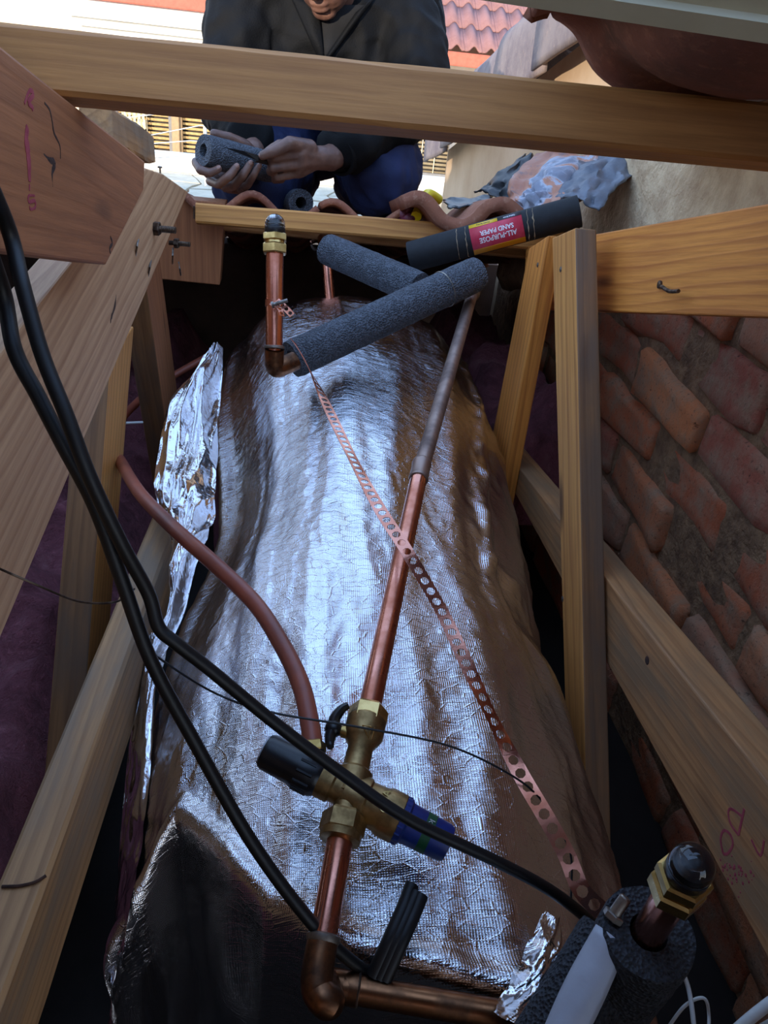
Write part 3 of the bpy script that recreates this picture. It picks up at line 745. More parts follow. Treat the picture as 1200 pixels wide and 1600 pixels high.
for k in range(18):
    a = k * math.pi / 9; rd = upv * math.cos(a) + s1.cross(upv) * math.sin(a)
    blc.tube([VC + s1 * .0485 + rd * .0200, VC + s1 * .053 + rd * .0203], .0012, 6)
bcap = build('blue_cap', blc, m_blue, parent=val, smooth=True)
gb = build('green_band', MB().lathe(VC + s1 * .070, s1, [(0, .0168), (.0001, .01735), (.0085, .01720), (.0086, .0160)], 24), m_green, parent=bcap, smooth=True)

def text_mb(s, size, M, ext=0.0003, bold=False, cond=1.0, shear=0.0):
    cu = bpy.data.curves.new('letters', 'FONT'); cu.body = s; cu.size = size; cu.extrude = ext; cu.align_x = 'CENTER'; cu.align_y = 'CENTER'; cu.resolution_u = 3; cu.shear = shear
    if bold: cu.offset = size * 0.02
    ob = bpy.data.objects.new('letters', cu); S.collection.objects.link(ob)
    dg = bpy.context.evaluated_depsgraph_get(); me = bpy.data.meshes.new_from_object(ob.evaluated_get(dg))
    m_ = MB().add([M @ V((v.co.x * cond, v.co.y, v.co.z)) for v in me.vertices], [tuple(p.vertices) for p in me.polygons])
    bpy.data.objects.remove(ob); bpy.data.meshes.remove(me); bpy.data.curves.remove(cu); return m_
def onframe(p, right, up):
    right = V(right).normalized(); n_ = right.cross(V(up)).normalized(); up = n_.cross(right)
    return Matrix.Translation(p) @ Matrix((right, up, n_)).transposed().to_4x4()
build('letters', text_mb('kPa', .0075, onframe(VC + s1 * .0743 + upv * .0176, -upv.cross(s1) if False else s1.cross(upv), s1)), m_whtc, parent=bcap)
# cast symbol on the ball valve
cs = C0 - va * .034
build('cast_symbol', MB().tube([cs + upv * .019 + sd_ * .004 + va * .006, cs + upv * .019 + sd_ * .004 - va * .006, cs + upv * .0192 - sd_ * .004 + va * .005, cs + upv * .019 + sd_ * .004 + va * .006], .0007, 6), m_brass, parent=val)
build('cast_symbol', MB().tube([cs + upv * .0186 + sd_ * .0075 + va * .006, cs + upv * .0186 + sd_ * .0075 - va * .006], .0007, 6), m_brass, parent=val)
build('cast_letters', text_mb('CXA', .010, onframe(VC + s1 * .031 + upv * .0190, va, -s1), .0006), m_brass, parent=val)
# lever
lp = C0 - va * .030 - sd_ * .017
build('stem', MB().lathe(lp + sd_ * .004, -sd_, [(0, .006), (.007, .006), (.009, .0045), (.016, .0045)], 14), m_brass, parent=val, smooth=True)
lv = MB(); 
for sg, L_ in ((1, .026), (-1, .020)):
    pth = spline([lp - sd_ * .012, lp - sd_ * .013 + va * sg * L_ * .4, lp - sd_ * (.009 if sg > 0 else .012) + va * sg * L_ * .8 + upv * .002, lp - sd_ * (.004 if sg > 0 else .010) + va * sg * L_ + upv * .003], 5)
    lv.tube(pth, [.0068 - .0035 * i / (len(pth) - 1) for i in range(len(pth))], 10, sx=1.15)
lv.sphere(lp - sd_ * .012, (.0085, .0085, .0085), 14, 8)
build('lever', lv, m_blackp, parent=val, smooth=True)
# drain tube from the valve, round behind the post
hn = P(489, 1168, z=.648)
hose_pts = [hn, P(484, 1130, z=.655), P(470, 1070, z=.662), P(442, 1010, z=.668), P(400, 945, z=.675), P(340, 886, z=.682), P(270, 824, z=.672), P(218, 770, z=.64), P(190, 724, t=1.24), P(174, 694, t=1.48), P(186, 660, t=1.72), P(222, 622, t=1.88), P(270, 588, t=1.95), P(345, 546, t=2.0)]
hose = thing('drain_tube', 'red-brown flexible tube curving from the valve across the foil to the left posts', 'tube', hn)
build('tube', MB().tube(spline(hose_pts, 8), .0092, 14), m_hose, parent=hose, smooth=True)
hd2 = (V(hose_pts[1]) - V(hose_pts[0])).normalized()
hexn('hex_nut', hn - hd2 * .006, hd2, .0120, .010, m_brass, hose); build('socket', MB().lathe(hn - hd2 * .024, hd2, [(0, .008), (.004, .0105), (.019, .0105)], 16), m_blackp, parent=hose, smooth=True)

# vacuum breakers
def breaker(base, axis, L_, r, label, mat, sc=1.0, nutgap=0.004):
    axis = V(axis).normalized(); o = thing('vacuum_breaker', label, 'vent valve', base)
    tp = V(base) + axis * L_
    build('pipe', MB().tube([base, tp + axis * .004], r, 24), mat, parent=o, smooth=True)
    hexn('hex_nut', tp - axis * .002, axis, .0225 * sc, .017 * sc, m_brass, o)
    build('brass_neck', MB().lathe(tp + axis * .012 * sc, axis, [(0, .0165 * sc), (.010 * sc, .0165 * sc), (.016 * sc, .0160 * sc)], 24), m_brass, parent=o, smooth=True)
    hexn('hex_nut', tp + axis * .019 * sc, axis, .0222 * sc, .0125 * sc, m_brass, o)
    q = tp + axis * .0315 * sc
    build('black_seat', MB().lathe(q, axis, [(0, .0168 * sc), (.001, .0176 * sc), (.009 * sc, .0176 * sc), (.010 * sc, .0160 * sc)], 28), m_blackp, parent=o, smooth=True)
    build('float_disc', MB().lathe(q + axis * .009 * sc, axis, [(0, .012 * sc), (.006 * sc, .012 * sc), (.010 * sc, .008 * sc), (.0115 * sc, .003 * sc)], 24), m_blackp, parent=o, smooth=True)
    dome = [(0.0, .0172 * sc), (.003 * sc, .0176 * sc)]
    for k in range(1, 11):
        a = k / 10 * math.pi / 2; dome.append((.004 * sc + .0185 * sc * math.sin(a), max(.0003, .0176 * sc * math.cos(a))))
    build('clear_dome', MB().lathe(q + axis * .0102 * sc, axis, dome, 32), m_glass, parent=o, smooth='all')
    return o
LB = P(428, 562, z=.752); LTp = P(429, 395, t=(LB - CAM).dot(FWD) * 0.985)
axl = V((0.0, 0.0, 1.0))
br1 = breaker(LB, (LTp - LB), (LTp - LB).length, .0138, 'small clear domed vent valve on the upright copper pipe by the yellow batten', m_cu, 0.93)
e1 = P(447, 570, z=.74)
build('elbow', MB().tube(spline([LB + V((0, 0, .018)), LB, LB + V((.004, 0, -.014)), e1 + V((0.0, 0, 0)), e1 + (P(560, 520, t=1.33) - e1).normalized() * .018], 6), .0158, 18), m_cudark, parent=br1, smooth=True)
build('solder_ring', MB().lathe(LB + V((0, 0, .018)), (LTp - LB), [(0, .0150), (.001, .0166), (.004, .0166), (.005, .0145)], 20), m_solder, parent=br1, smooth=True)
RB = P(1000, 1478, t=.56); RT = P(1054, 1394, t=.505)
br2 = breaker(RB, RT - RB, (RT - RB).length, .0112, 'large clear domed vent valve at lower right above the dark foam collar', m_cu, 0.80)

# foam sleeves
def foamtube(a, b, ro, ri, label, seg=40, sd=0, path=None, name='pipe_insulation', mat=None):
    m_ = MB(); a = V(a); b = V(b); pts = path or [a.lerp(b, i / seg) for i in range(seg + 1)]
    rr = [ro * (1 + 0.018 * ns(i * 0.7, sd)) for i in range(len(pts))]
    rr[0] *= .97; rr[-1] *= .97
    n_ = 36; m_.tube(pts, rr, n_, cap=False); m_.tube(pts, ri, n_, cap=False)
    k = len(pts); bs = k * n_
    m_.f[-(k - 1) * n_:] = [f[::-1] for f in m_.f[-(k - 1) * n_:]]
    for i in range(n_):
        j = (i + 1) % n_
        m_.f.append((i, bs + i, bs + j, j)); m_.f.append(((k - 1) * n_ + i, (k - 1) * n_ + j, bs + (k - 1) * n_ + j, bs + (k - 1) * n_ + i))
    m_.v = [p + V((ns(p.x * 160, p.y * 160, p.z * 160), ns(p.x * 160, p.y * 160, p.z * 160 + 9), ns(p.x * 160, p.y * 160, p.z * 160 + 4))) * .0008 for p in m_.v]
    return tag(build(name, m_, mat or m_foam, smooth=True), label, 'pipe insulation', 'grey foam pipe sleeves')
f0 = P(456, 562, t=1.305); f1 = P(745, 428, t=1.46)
foamtube(f0, f1, .0325, .0165, 'long grey foam sleeve leaning across the far end of the silver tank')
fm = f0.lerp(f1, 0.80); fd = (f1 - f0).normalized()
tag(build('wire_tie', MB().lathe(fm, fd, [(0, .0330), (.0012, .0342), (.0024, .0330), (0, .0330)], 30), m_zinc, smooth=True), 'thin wire tie round the long foam sleeve', 'wire tie')
foamtube(P(512, 390, t=1.62), P(655, 452, t=1.49), .0325, .0165, 'short grey foam sleeve under the long one, its open end by the batten', 24, 3)
cp = thing('copper_stub', 'short copper pipe with flared open end behind the short foam sleeve', 'pipe', P(516, 470, t=1.70))
build('pipe', MB().tube([P(516, 480, t=1.70), P(510, 400, t=1.70)], .0115, 16), m_cu, parent=cp, smooth=True)
build('flared_end', MB().tube(spline([P(510, 404, t=1.70), P(507, 388, t=1.70), P(506, 374, t=1.72)], 4), [.0125] * 5 + [.0135, .014, .015, .0155], 16, cap=False), m_cudark, parent=cp, smooth=True)

# right lower sleeve, elbowed under the vent valve, and its white strip
s0 = RB + (RT - RB).normalized() * 0.024; sx_ = (RT - RB).normalized()
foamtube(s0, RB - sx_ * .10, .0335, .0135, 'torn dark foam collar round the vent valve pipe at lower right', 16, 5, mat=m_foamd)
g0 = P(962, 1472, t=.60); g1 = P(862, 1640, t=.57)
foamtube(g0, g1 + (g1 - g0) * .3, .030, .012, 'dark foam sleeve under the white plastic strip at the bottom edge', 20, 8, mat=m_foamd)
gd = (g1 - g0).normalized(); gu = (CAM - g0); gu = (gu - gd * gu.dot(gd)).normalized(); gs = gd.cross(gu)
rows = []
for i in range(15):
    f = i / 14; c = P(955, 1462, t=.545).lerp(P(868, 1640, t=.52), f); row = []
    wv_ = 0.0115 + 0.002 * math.sin(f * 3)
    for j in range(9):
        q = (j / 8 - .5) * 2; row.append(c + gs * q * wv_ + gu * (.004 - .006 * q * q + .0015 * ns(f * 6, q * 2)))
    rows.append(row)
tag(build('plastic_strip', MB().grid(rows), m_wht, smooth=True, solid=.0015), 'curved white plastic strip running to the bottom edge at right', 'strip')
cl = thing('clamp_bolt', 'small blue-grey clamp bolt at the top of the white plastic strip', 'bolt', P(965, 1425, t=.55))
build('shank', MB().lathe(P(957, 1432, t=.55), (P(977, 1404, t=.55) - P(957, 1432, t=.55)), [(0, .0045), (.016, .0045), (.017, .0035)], 14), m_zinc, parent=cl, smooth=True)
hexn('hex_nut', P(955, 1436, t=.55), (P(977, 1404, t=.55) - P(957, 1432, t=.55)), .0075, .005, m_zinc, cl)

# perforated copper strap
def strap(name, pts, wd, label, twist, parent=None, pitch=.0135):
    path = spline(pts, 14)
    L = [0]
    for a, b in zip(path, path[1:]): L.append(L[-1] + (b - a).length)
    def at(s_):
        for i in range(len(path) - 1):
            if L[i + 1] >= s_: f = (s_ - L[i]) / max(1e-9, L[i + 1] - L[i]); return path[i].lerp(path[i + 1], f), (path[i + 1] - path[i]).normalized()
        return path[-1], (path[-1] - path[-2]).normalized()
    N = int(L[-1] / pitch); m_ = MB()
    def pt(s_, w_):
        p, t = at(max(0, min(L[-1], s_))); view = (CAM - p).normalized(); a = twist(s_ / L[-1])
        side = t.cross(view).normalized(); nn = side.cross(t).normalized(); d = side * math.cos(a) + nn * math.sin(a)
        return p + d * w_
    for k in range(N):
        s0_ = k * pitch; mid = s0_ + pitch / 2
        outer = [(s0_, -wd / 2), (mid, -wd / 2), (s0_ + pitch, -wd / 2), (s0_ + pitch, 0), (s0_ + pitch, wd / 2), (mid, wd / 2), (s0_, wd / 2), (s0_, 0)]
        inner = [(mid + pitch * .36 * math.cos(a), wd * .33 * math.sin(a)) for a in [math.radians(225 + 45 * i) for i in range(8)]]
        m_.add([pt(*q) for q in outer] + [pt(*q) for q in inner], [(i, (i + 1) % 8, 8 + (i + 1) % 8, 8 + i) for i in range(8)])
    if parent: return build(name, m_, m_cu, parent=parent, solid=.0008)
    return tag(build(name, m_, m_cu, solid=.0008), label, 'strap')
sp_ = [(458, 533, .775), (485, 580, .765), (512, 637, .752), (545, 705, .742), (590, 790, .735), (636, 862, .722), (690, 955, .690), (737, 1055, .672), (778, 1140, .655), (815, 1212, .642), (852, 1275, .632), (885, 1335, .62), (908, 1390, .61), (945, 1428, .60)]
strap('perforated_strap', [P(u, v, z=z) for u, v, z in sp_], .0155, 'long punched copper strap stretched diagonally over the foil and the copper pipe', lambda f: 1.32 - 0.75 * sstep(.10, .35, f) + .45 * math.sin(f * 21) * (1 - f) * .8 - .55 * sstep(.5, .95, f) + 0.75 * math.exp(-((f - .80) / .05) ** 2))
tdist = (LB - CAM).dot(FWD) * .98
st = thing('strap_tie', 'short punched copper strap tied round the left upright pipe with a small bolt', 'strap', P(440, 480, t=tdist))
ringc = LB.lerp(LTp, .50); ra_ = (LTp - LB).normalized()
build('strap_loop', MB().lathe(ringc, ra_, [(0, .0140), (0, .0150), (.010, .0150), (.010, .0140), (0, .0140)], 24), m_cu, parent=st, smooth=True)
strap('strap_tail', [P(432, 470, t=tdist * .985), P(446, 482, t=tdist * .98), P(459, 496, t=tdist * .98)], .010, '', lambda f: .3, st, .009)
strap('strap_tail', [P(424, 474, t=tdist * .98), P(436, 482, t=tdist * .97), P(441, 497, t=tdist * .965)], .010, '', lambda f: .8, st, .009)
build('bolt', MB().lathe(P(424, 477, t=tdist * .975), P(447, 470, t=tdist * .975) - P(424, 477, t=tdist * .975), [(0, .005), (.004, .005), (.0041, .003), (.026, .003)], 10), m_zinc, parent=st, smooth=True)

# cables and wires
def cable(name, pts, r, label, mat, cat='cable', n=12): return tag(build(name, MB().tube(spline(pts, 10), r, n), mat, smooth=True), label, cat)
cable('black_cable', [V((-.24, -.06, 1.62)), V((-.185, .26, 1.46)), P(-190, 120, t=.34), P(-80, 250, t=.42), P(0, 440, t=.50), P(22, 545, t=.505), P(60, 620, t=.51), P(96, 690, t=.515), P(148, 790, t=.53), P(190, 905, t=.545), P(235, 1030, t=.56), P(300, 1152, t=.58), P(395, 1318, t=.60), P(490, 1445, t=.61), P(560, 1510, t=.63), P(605, 1533, t=.65)], .0052, 'black cable hanging from top left down to the copper elbow', m_black)
cable('black_cable', [V((-.21, -.06, 1.64)), V((-.165, .26, 1.48)), P(-170, 60, t=.33), P(-62, 200, t=.41), P(10, 350, t=.485), P(36, 450, t=.49), P(66, 555, t=.495), P(104, 650, t=.50), P(140, 745, t=.51), P(190, 850, t=.53), P(232, 928, t=.55), P(248, 980, t=.555), P(275, 1005, t=.56), P(330, 1048, t=.575), P(430, 1130, t=.60), P(540, 1213, t=.615), P(640, 1281, t=.62), P(780, 1348, t=.635), P(870, 1398, t=.65), P(960, 1470, t=.68)], .0050, 'black cable with a kink, crossing over the brass valve to the right', m_black)
cable('thin_wire', [P(-20, 880, t=.56), P(60, 915, t=.58), P(125, 940, t=.62), P(182, 940, t=.66), P(210, 920, t=.70)], .0009, 'thin brown wire bowed across the left posts', m_rust, 'wire', 8)
cable('thin_wire', [P(236, 1020, t=.60), P(330, 1080, z=.70), P(420, 1112, z=.70), P(560, 1136, z=.69), P(700, 1165, z=.67), P(800, 1212, z=.65), P(850, 1255, z=.63), P(882, 1310, z=.60), P(893, 1345, z=.58), P(892, 1410, z=.56)], .0010, 'thin dark wire trailing over the foil past the valve lever', m_black, 'wire', 8)
tl = thing('cable_tail', 'black ribbed cable tail sticking up from under the elbow on the foil', 'cable', P(610, 1520, z=.55))
for k in range(3):
    o_ = (k - 1) * 9
    build('cable_core', MB().tube(spline([P(592 + o_, 1528 + o_ * .3, z=.555), P(618 + o_, 1470 + o_ * .3, z=.575), P(640 + o_, 1420 + o_ * .3, z=.585), P(652 + o_ * .8, 1392 - (k == 0) * 12 + (k == 2) * 4, z=.59)], 8), [.0062] * 24 + [.0035], 10), m_black, parent=tl, smooth=True)
cable('white_cable', [P(1062, 1508, t=.60), P(1076, 1545, t=.60), P(1084, 1600, t=.58), P(1086, 1660, t=.56)], .0018, 'thin white cable dropping below the foam collar', m_whtc)
cable('white_cable', [P(1040, 1612, t=.6), P(1070, 1572, t=.6), P(1100, 1560, t=.6), P(1108, 1590, t=.6), P(1104, 1640, t=.58)], .0013, 'looped thin pale wire at the bottom edge beside the white cable', m_whtc, 'wire', 8)
cable('white_cable', [P(1140, 1620, t=.58), P(1180, 1585, t=.58), P(1240, 1540, t=.58)], .0042, 'thick cream cable in the bottom right corner', m_whtc)
cable('white_cable', [P(1165, 1625, t=.58), P(1200, 1603, t=.58), P(1260, 1570, t=.58)], .0036, 'second cream cable at the very corner', m_whtc)
cable('white_cable', [P(196, 661, t=1.35), P(222, 660, t=1.4)], .0022, 'short white cable end between the two left posts', m_whtc)
# ---------------------------------------------------------------- tiles around the hole
def stile(name, x0, x1, y0, y1, zf, mat, label, group=None, per=0.175, amp=0.025, ph=0.0, th=0.014, M=None):
    nx = 28; rows = []
    for y in [y0 + (y1 - y0) * i / 5 for i in range(6)]:
        rows.append([V((x, y, zf(y) + amp * math.cos(2 * math.pi * (x - ph) / per) + 0.003 * ns(x * 11, y * 8, x0))) for x in [x0 + (x1 - x0) * j / nx for j in range(nx + 1)]])
    return tag(build(name, MB().grid(rows), mat, smooth=True, solid=th), label, 'tile', group)
hump = P(520, 325, y=1.79).x
words_r = ['first row behind the lower batten', 'second row down behind the worker', 'third row down near the eaves', 'lowest row at the eaves']
words_c = ['far left', 'left', 'middle left', 'middle right', 'right']
for r_ in range(4):
    for c_ in range(5):
        x0 = -0.95 + 0.33 * c_ + (0.0); y0 = 1.785 + 0.36 * r_
        zf = lambda y, y0=y0: 1.452 - 0.285 * y - 0.064 + 0.018 * (1 - (y - y0) / .40) * 0 + 0.016 * ((y - y0) / .40)
        stile('roof_tile', x0, x0 + 0.325, y0, y0 + 0.40, zf, m_tterra, f'terracotta roof tile, {words_c[c_]} in the {words_r[r_]}', 'tiles under the worker', ph=hump)
# loose tile with its thick cut edge towards us
prof = spline([P(u, v, y=1.70) for u, v in [(630, 316), (650, 309), (668, 316), (690, 343), (718, 353), (742, 345), (764, 324), (786, 318), (806, 330), (826, 352)]], 5)
rows = [[p + V((0.0, 0.38 * f, -0.285 * 0.30 * f + .004 * ns(p.x * 30, f * 5))) for p in prof] for f in (0, .02, .25, .5, .75, 1)]
tag(build('roof_tile', MB().grid(rows), m_tterra, smooth=True, solid=.028), 'loose wavy tile with thick broken edge on the right end of the yellow batten', 'tile')
def sheet(name, L_, R_, nu, nv, crump, sd, mat, label, cat, bulge=0.0, up=(-0.2, -0.7, 0.7), th=.002):
    Lp = spline([P(u, v, y=y) for u, v, y in L_], 8); Rp = spline([P(u, v, y=y) for u, v, y in R_], 8); n_ = len(Lp); rows = []
    up = V(up).normalized()
    for i in range(nv + 1):
        q = i / nv * (n_ - 1); k = min(int(q), n_ - 2); f = q - k; a = Lp[k].lerp(Lp[k + 1], f); b = Rp[k].lerp(Rp[k + 1], f)
        rows.append([a.lerp(b, j / nu) + up * (bulge * math.sin(math.pi * j / nu) + crump * ns(j / nu * 3 + sd, i / nv * 3, sd) + crump * .5 * ns(j / nu * 8, i / nv * 8 + sd, sd)) + V((crump * .5 * ns(i / nv * 9, j * .3, sd + 5), 0, 0)) for j in range(nu + 1)])
    return tag(build(name, MB().grid(rows), mat, smooth=True, solid=th), label, cat)
def flash_mat():
    k = NT('painted_flashing'); co = k.coord(); n1 = k.noise(co, 7, 6, 0.6, 0.8); n2 = k.noise(co, 40, 5)
    c = k.ramp(n1, [(0.43, '#7d8290'), (0.47, '#a9afbb'), (0.50, '#b98369'), (0.62, '#a87058')]); c = k.mix(k.ramp(n2, [(0.55, 0.0), (0.7, 0.6)]), c, '#5e6168')
    return k.set(Base_Color=c, Roughness=0.6, Normal=k.bump(n2, 0.5, 0.003))
m_flash = flash_mat()
m_lead = plain('lead_sheet', '#6d727c', '#4c4f57', 0.5, 14, 0.5, 0.004, 30)
sheet('torn_flashing', [(838, 240, 1.95), (800, 275, 1.85), (795, 310, 1.76), (825, 335, 1.70)], [(990, 252, 1.85), (945, 290, 1.72), (910, 312, 1.66), (872, 342, 1.60)], 30, 30, .03, 3.0, m_flash, 'torn painted flashing with flaking terracotta patches above the sandpaper roll', 'flashing', .02)
sheet('lead_flashing', [(905, 250, 1.9), (880, 280, 1.8), (850, 318, 1.7)], [(1010, 255, 1.75), (975, 285, 1.65), (935, 330, 1.56)], 24, 24, .022, 8.0, m_lead, 'dull grey lead flashing curling against the plastered wall', 'flashing', .03)
sheet('plastic_sheet', [(822, 240, 2.1), (770, 280, 2.0), (742, 302, 1.93)], [(838, 262, 1.98), (815, 300, 1.85), (790, 322, 1.78)], 16, 20, .02, 5.0, m_black, 'crumpled black plastic sheet behind the loose wavy tile', 'plastic sheet', .02)
sheet('plastic_sheet', [(690, 312, 1.98), (700, 326, 1.86)], [(770, 306, 1.98), (760, 322, 1.86)], 14, 8, .012, 6.0, m_blackp, 'small black plastic scrap lying in the hollow of the loose tile', 'plastic sheet')
yt = tag(build('tool_handle', MB().tube(spline([P(684, 312, y=1.93), P(668, 304, y=1.87), P(657, 322, y=1.80), P(650, 338, y=1.765)], 6), .012, 12), m_yel, smooth=True), 'bright yellow tool handle lying under the loose wavy tile', 'tool')
gl = MB(); gl.chain([P(625, 342, y=1.80), P(634, 330, y=1.79), P(640, 322, y=1.79)], [.014, .014, .012]); gl.chain([P(632, 346, y=1.79), P(645, 337, y=1.78), P(655, 333, y=1.78)], [.014, .013, .011])
tag(build('glove', gl, m_glove, smooth='all'), 'maroon glove fingers beside the yellow handle', 'glove')
# big terracotta pan tile overhead at right, resting on the upper batten
rows = []
bx = [(.205, .052), (.225, .058), (.245, .055), (.262, .045), (.285, .020), (.315, .006), (.35, .0), (.39, -.002), (.43, .004), (.465, .022), (.49, .044), (.52, .060), (.56, .064), (.60, .058)]
pp = spline([(x, 0, z) for x, z in bx], 4)
for i, (dy, dz) in enumerate([(0, 0), (-.012, .0005), (-.03, .004), (-.045, .014), (-.06, .018), (-.085, .018), (-.11, .013), (-.16, .02), (-.25, .045), (-.36, .075)]):
    rows.append([V((p.x + .004 * ns(p.x * 20, dy * 30, 2), .865 + dy + .008 * ns(p.x * 25, 3, 1) * (i < 2) - (.03 * max(0, .25 - p.x) / .05 if i == 0 else 0), 1.187 + p.z + dz)) for p in pp])
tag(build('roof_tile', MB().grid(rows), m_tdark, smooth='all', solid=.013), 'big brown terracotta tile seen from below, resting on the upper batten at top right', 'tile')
stile('roof_tile', .48, .77, 1.0, 1.42, lambda y: 1.23 - .22 * (y - 1.0) + .0, m_tile, 'weathered grey roof tile behind the upper batten at far right', per=.3, amp=.02, ph=.70)
# pale ribbed board close above the camera at top right
pb = MB(); a, b = P(760, -6, t=.36), P(1290, 74, t=.33); dd = (b - a).normalized(); up_ = (V((0, -.3, 1)) - dd * V((0, -.3, 1)).dot(dd)).normalized(); bk = up_.cross(dd)
prof = [(-.0, 0), (.006, .003), (.008, 0), (.018, .0035), (.020, 0), (.034, .004), (.036, 0), (.052, .003), (.055, 0)]
rows = [[p + up_ * h - bk * q for h, q in prof] for p in (a, a.lerp(b, .33), a.lerp(b, .66), b)]
b = b + dd * .35; a = a - dd * .03
rows = [[p + up_ * h - bk * q for h, q in prof] for p in (a, a.lerp(b, .33), a.lerp(b, .66), b)]
m_board = plain('pale_fibre_board', '#cfc9ae', '#b9b296', 0.7, 8, 0.2)
tag(build('ribbed_board', MB().grid(rows), m_board, solid=.006), 'pale ribbed board hanging close at the top right corner', 'board')

# rolled sandpaper with its printed band
q0 = P(640, 402, y=1.61); q1 = P(905, 330, y=1.55); qd = (q1 - q0).normalized(); QR = .0305
roll = thing('sandpaper_roll', 'black roll of sandpaper with a red and yellow printed band, across the foam sleeves', 'sandpaper', q0)
spiral = MB(); n_ = 40
m_grit = plain('black_grit', '#0d0e11', '#17191d', 0.75, 60, 0.5, 0.001, 600)
spiral.lathe(q0, qd, [(0.001, QR * .72), (0, QR * .98), (.002, QR), ((q1 - q0).length, QR), ((q1 - q0).length, QR * .7), (0.001, QR * .72)], 40)
build('sheet', spiral, m_grit, parent=roll, smooth=True)
view = (CAM - q0.lerp(q1, .5)); qu = (view - qd * view.dot(qd)).normalized(); qs = qd.cross(qu).normalized()   # qu: towards the viewer; qs: up in the picture or down
if qs.z < 0: qs = -qs
def onroll(s_, ang, r): return q0 + qd * s_ + (qu * math.cos(ang) + qs * math.sin(ang)) * r
def band(name, s0_, s1_, a0, a1, mat, dr, parent):
    rows = [[onroll(s0_ + (s1_ - s0_) * j, a0 + (a1 - a0) * i / 14, QR + dr) for j in (0, 1)] for i in range(15)]
    return build(name, MB().grid(rows), mat, parent=parent, smooth='all', solid=.0003)
def s_of(u, v):
    r = ray(u, v); best = min(range(400), key=lambda i: ((q0 + qd * (i * .001) - CAM).cross(r)).length / r.length); return best * .001
sL, sR = s_of(738, 382), s_of(818, 360)
m_red = plain('red_print', '#c22c46', '#cf4258', 0.45, 60, 0.05); m_yl = plain('yellow_print', '#e0b31c', rough=0.45); m_or = plain('orange_print', '#d88a12', rough=0.45); m_dk = plain('dark_print', '#2a2528', rough=0.5); m_pw = plain('white_print', '#e6e2e4', rough=0.5)
label_ = band('printed_band', sL, sR, math.radians(-62), math.radians(62), m_red, .0007, roll)
sm = sL + (sR - sL) * .55
band('yellow_strip', sL, sm, math.radians(45), math.radians(64), m_yl, .0011, label_)
band('dark_strip', sm, sR, math.radians(45), math.radians(64), m_dk, .0011, label_)
band('orange_strip', sL, sR, math.radians(-66), math.radians(-38), m_or, .0011, label_)
def wrap_text(s, size, sc, ang, mat, name, cond=1.0, shear=0.0, bold=True):
    t_ = text_mb(s, size, Matrix.Identity(4), .0001, bold, cond, shear)
    # the roll lies upside down: letters read from the far right, their tops towards the bottom of the picture
    t_.v = [onroll(sc - p.x, math.radians(ang) - p.y / QR, QR + .0014 + p.z) for p in t_.v]
    return build(name, t_, mat, parent=label_)
mid = (sL + sR) / 2
wrap_text('ALL-PURPOSE', .0132, mid + .001, -9, m_pw, 'letters', .92)
wrap_text('SAND PAPER', .0122, mid + .001, 15, m_pw, 'letters', .95)
wrap_text('Double Sanding', .0050, (sL + sm) / 2, 53, m_dk, 'letters', .85)
wrap_text('Cabinet Strong', .0050, (sm + sR) / 2, 53, m_pw, 'letters', .75)
m_tear = plain('kraft_backing', '#a38f74', '#8b775e', 0.9)
for s_, amp in ((sL - .028, 1), (sL - .010, 2), (sR + .009, 3), (sR + .020, 4)):
    build('crease', MB().tube([onroll(s_ + .0022 * ns(i * .9, amp) + .006 * (i / 14 - .5) * (-1), math.radians(70 - i * 10), QR + .0002) for i in range(15)], [.0003 + .0011 * abs(ns(i * .7, amp + 4)) * 2 for i in range(15)], 6), m_tear, parent=roll, smooth=True)

# ---------------------------------------------------------------- the worker
def remesh(name, mb, voxel, mat, parent, smooth_it=4, disp=None):
    me = bpy.data.meshes.new('tmp'); me.from_pydata(mb.v, [], mb.f); ob = bpy.data.objects.new('tmp', me); S.collection.objects.link(ob)
    r_ = ob.modifiers.new('r', 'REMESH'); r_.mode = 'VOXEL'; r_.voxel_size = voxel
    if smooth_it: s_ = ob.modifiers.new('s', 'SMOOTH'); s_.iterations = smooth_it; s_.factor = .5
    dg = bpy.context.evaluated_depsgraph_get(); m2 = bpy.data.meshes.new_from_object(ob.evaluated_get(dg))
    vs_ = [v.co.copy() for v in m2.vertices]
    if disp: vs_ = [p + disp(p, v.normal) for p, v in zip(vs_, m2.vertices)]
    fs = [tuple(p.vertices) for p in m2.polygons]; bpy.data.objects.remove(ob); bpy.data.meshes.remove(me); bpy.data.meshes.remove(m2)
    return build(name, MB().add(vs_, fs), mat, parent=parent, smooth='all')
def skin_mat():
    k = NT('dark_skin'); co = k.coord(); n1 = k.noise(co, 30, 4); n2 = k.noise(co, 260, 4)
    return k.set(Base_Color=k.mix(k.ramp(n1, [(0.35, 0.0), (0.7, 1.0)]), '#5d4238', '#7c5a4b'), Roughness=0.45, Normal=k.bump(n2, 0.35, 0.0015))
m_skin = skin_mat()
m_jack = plain('charcoal_jacket', '#050608', '#0a0b0d', 0.75, 9, 0.5, 0.002, 260)
m_jack.node_tree.nodes['Principled BSDF'].inputs['Specular IOR Level'].default_value = 0.2
m_shirt = plain('black_shirt', '#09090a', '#101012', 0.9)
m_trou = plain('navy_trousers', '#0b1638', '#111f48', 0.8, 10, 0.5, 0.002, 260)
m_boot = plain('boot_leather', '#1c1714', '#2a221d', 0.6)
m_hair = plain('black_hair', '#0b0908', '#14110f', 0.9, 80, 0.8, 0.004, 200)
m_nail_ = plain('finger_nail', '#9c7667', '#8a6557', 0.35)
man = thing('person', 'man in charcoal jacket and navy trousers kneeling on the roof, cutting a foam sleeve', 'person', (0.05, 2.35, 0.80))
shL, shR = P(632, 22, y=2.23), P(388, 16, y=2.23)
